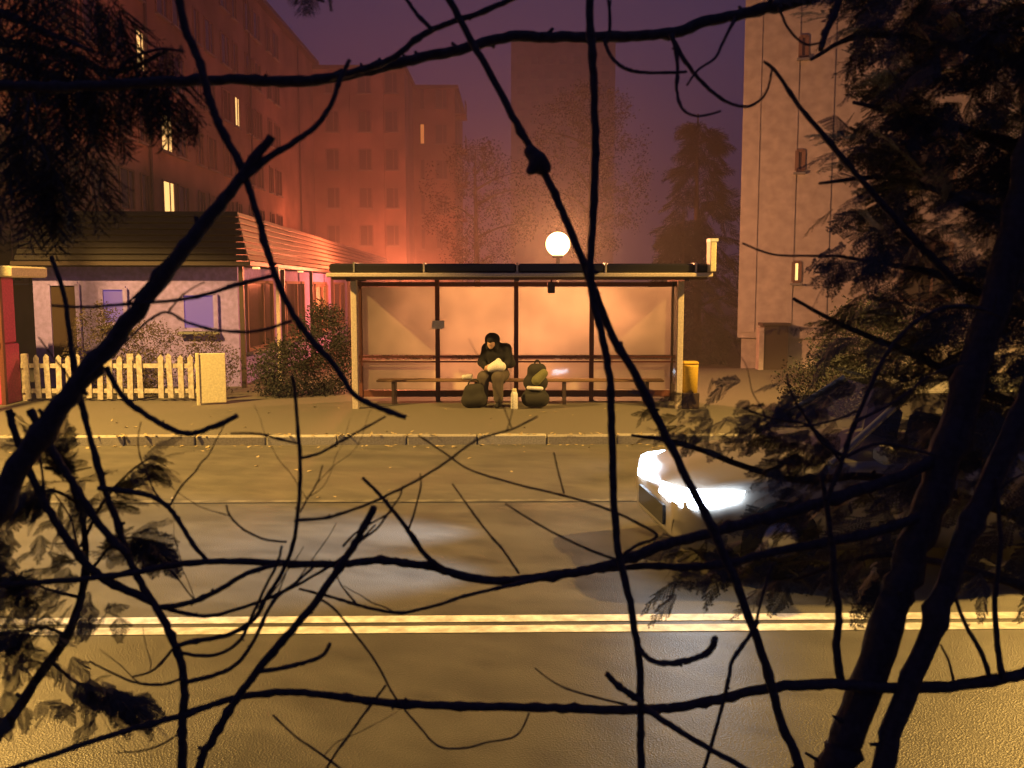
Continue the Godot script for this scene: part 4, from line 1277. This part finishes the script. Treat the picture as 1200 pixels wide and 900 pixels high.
func far_tree(n: String, label: String, at: Vector3, h: float, w: float, low: float, count: int, m: Material, mesh: ArrayMesh, size: float, cone: float, category := "tree") -> void:
	var t := thing(n, label, category, at)
	var lean := Vector3(rng.randf_range(-0.2, 0.2), 0, rng.randf_range(-0.2, 0.2))
	if category == "tree":
		obj("trunk", tube(catmull([Vector3.ZERO, Vector3(0, h * 0.35, 0) + lean * 0.5, Vector3(0, h * 0.7, 0) + lean, Vector3(0, h * 0.97, 0) + lean], 4), range(13).map(func(i): return 0.02 * h * (1.05 - i / 13.0)), 8, 0.08), M.bark_pale, t)
		for k in 7:
			var y := h * lerpf(low, 0.85, k / 6.0)
			var a := rng.randf() * TAU
			var l := w * (1.0 - cone * (y / h)) * 0.8
			obj("branch", tube(catmull([Vector3(0, y, 0) + lean * 0.7, Vector3(cos(a) * l * 0.5, y + l * 0.25, sin(a) * l * 0.5), Vector3(cos(a) * l, y + l * 0.35, sin(a) * l)], 4), range(9).map(func(i): return 0.007 * h * (1.05 - i / 9.0)), 6), M.bark_pale, t)
	var X := []
	var no := FastNoiseLite.new()
	no.seed = rng.randi() % 1000
	no.frequency = 1.6 / w
	var tries := 0
	while X.size() < count and tries < count * 12:
		tries += 1
		var f := rng.randf()
		var y := h * lerpf(low, 1.0, f)
		var wide := w * (lerpf(1.0, 0.08, f) if cone > 0.5 else sqrt(maxf(0.02, 1.0 - pow(2.0 * f - 1.0, 2.0))))
		var a := rng.randf() * TAU
		var rr := wide * sqrt(rng.randf())
		var p := Vector3(cos(a) * rr, y, sin(a) * rr)
		if no.get_noise_3dv(p) < -0.12: continue
		X.append(spray(p, Vector3(cos(a), -0.4, sin(a)) + rv(0.5), size * rng.randf_range(0.7, 1.3), rng.randf_range(-1, 1)))
	crown(t, mesh, X, m)

func mist() -> void:
	var v := FogVolume.new()
	v.name = "evening_mist"
	v.size = Vector3(170, 24, 190)
	v.position = Vector3(0, 11.95, -18.4 - 95.0)
	var fm := FogMaterial.new()
	fm.density = 0.007
	fm.albedo = Color(1.0, 0.95, 0.92)
	v.material = fm
	add_child(v)
	tag(v, "thin evening mist hanging between the blocks behind the shelter", "mist", "", "stuff")

func far_plants() -> void:
	far_tree("garden_spruce", "dark spruce standing between the shelter and the pale block", Vector3(6.3, 0, -31.5), 8.2, 2.0, 0.05, 420, M.dark_leaf, fronds.needle_a, 0.75, 0.8)
	far_tree("garden_spruce", "smaller dark spruce behind the yellow litter bin", Vector3(5.0, 0, -28.0), 4.6, 1.3, 0.03, 260, M.dark_leaf, fronds.needle_b, 0.6, 0.8)
	far_tree("courtyard_tree", "brownish leafless looking tree in the haze behind the shelter roof", Vector3(-1.5, 0, -42.0), 8.5, 2.6, 0.35, 300, M.old_leaf, fronds.loose_a, 0.55, 0.2)
	far_tree("courtyard_tree", "tall hazy tree behind the globe lamp", Vector3(4.2, 0, -52.0), 13.0, 3.6, 0.3, 420, M.old_leaf, fronds.loose_b, 0.7, 0.2)
	far_tree("clipped_bush", "rounded bush behind the misted glass under the lamp", Vector3(1.9, 0.0, -23.6), 1.25, 0.8, 0.0, 150, M.old_leaf, fronds.loose_a, 0.32, 0.0, "bush")
	far_tree("clipped_bush", "broad bush behind the misted glass beside the person", Vector3(-0.6, 0.0, -24.4), 1.5, 1.0, 0.0, 190, M.old_leaf, fronds.loose_b, 0.34, 0.0, "bush")
	far_tree("clipped_bush", "low bush behind the misted glass near the notice post", Vector3(-2.7, 0.0, -23.4), 1.1, 0.8, 0.0, 150, M.old_leaf, fronds.loose_a, 0.3, 0.0, "bush")
	far_tree("dark_bush", "dense dark bush between pavilion and bus shelter", Vector3(-3.75, 0.1, -18.3), 1.75, 0.62, 0.0, 300, M.dark_leaf, fronds.loose_a, 0.3, 0.0, "bush")
	far_tree("dark_bush", "lower dark bush beside the cream gate board", Vector3(-4.5, 0.1, -18.0), 1.0, 0.62, 0.0, 240, M.dark_leaf, fronds.loose_b, 0.28, 0.0, "bush")
	far_tree("garden_bush", "brown twiggy bush behind the fence near the kiosk", Vector3(-8.1, 0.1, -18.3), 1.75, 0.7, 0.0, 170, M.old_leaf, fronds.loose_a, 0.26, 0.0, "bush")
	far_tree("garden_bush", "brown twiggy bush behind the middle of the fence", Vector3(-7.1, 0.1, -18.2), 1.4, 0.7, 0.0, 150, M.old_leaf, fronds.loose_b, 0.26, 0.0, "bush")
	far_tree("garden_bush", "thin twiggy bush behind the gate end of the fence", Vector3(-6.0, 0.1, -18.2), 1.2, 0.65, 0.0, 110, M.old_leaf, fronds.loose_a, 0.26, 0.0, "bush")
	far_tree("roadside_bush", "dark bush on the verge beyond the passing car", Vector3(5.4, 0.1, -15.6), 1.0, 0.9, 0.0, 260, M.dark_leaf, fronds.loose_a, 0.3, 0.0, "bush")
	far_tree("roadside_bush", "dark bush beside the utility cabinet", Vector3(7.6, 0.1, -19.5), 1.7, 1.3, 0.0, 360, M.dark_leaf, fronds.loose_b, 0.36, 0.0, "bush")
	# leaf litter along the kerb and on the bank: nobody could count it
	var X := []
	for i in 480:
		var x := rng.randf_range(-9, 9)
		var d := 13.05 + absf(rng.randfn(0, 0.12)) * (1 if rng.randf() < 0.6 else -1)
		if rng.randf() < 0.22: d = rng.randf_range(9.7, 16.5)
		var h := 0.006 if d < 13.08 else 0.145
		if d > 13.27: h = 0.126
		X.append(spray(road_k(x, d) + Vector3(0, h, 0), Vector3(rng.randf_range(-1, 1), rng.randf_range(0.0, 0.3), rng.randf_range(-1, 1)), rng.randf_range(0.05, 0.1), 0.0))
	var st := st_new()
	st.set_smooth_group(-1)
	st.set_color(Color(1, 1, 1))
	quad(st, Vector3(0, 0, -0.5), Vector3(-0.3, 0.08, 0.0), Vector3(0, 0.02, 0.5), Vector3(0.3, 0.08, 0))
	st.generate_normals()
	var mm := MultiMesh.new()
	mm.transform_format = MultiMesh.TRANSFORM_3D
	mm.mesh = st.commit()
	mm.instance_count = X.size()
	for i in X.size(): mm.set_instance_transform(i, X[i])
	var o := MultiMeshInstance3D.new()
	o.name = "leaf_litter"
	o.multimesh = mm
	var lm := mat("litter", lin(0.3, 0.24, 0.14), 0.8)
	lm.cull_mode = BaseMaterial3D.CULL_DISABLED
	o.material_override = lm
	add_child(o)
	tag(o, "pale fallen leaves scattered along the kerb", "leaves", "", "stuff")

func _ready() -> void:
	rng.seed = 20240117
	camera_and_light()
	materials()
	globe_lamp(0.94, 19.2, 3.11, 52.0, "glowing globe lamp rising right behind the shelter roof")
	globe_lamp(-10.6, 58.0, 4.0, 40.0, "globe lamp in the courtyard behind the far end of the pavilion")
	globe_lamp(-5.4, 62.0, 3.2, 40.0, "globe lamp in the courtyard before the stepped red block")
	globe_lamp(-3.6, 30.0, 2.7, 60.0, "short globe lamp beside the long wall of the pavilion")
	mast_lamp(-8.9, 13.9, 2.4, 7.6, 350.0, "mast lamp on the footway by the red kiosk")
	mast_lamp(9.1, 13.9, 2.4, 7.6, 330.0, "mast lamp on the footway beyond the pale block's bushes")
	ground()
	buildings()
	pavilion()
	fence_and_kiosk()
	shelter()
	person()
	car()
	foreground()
	evergreens()
	far_plants()
	mist()
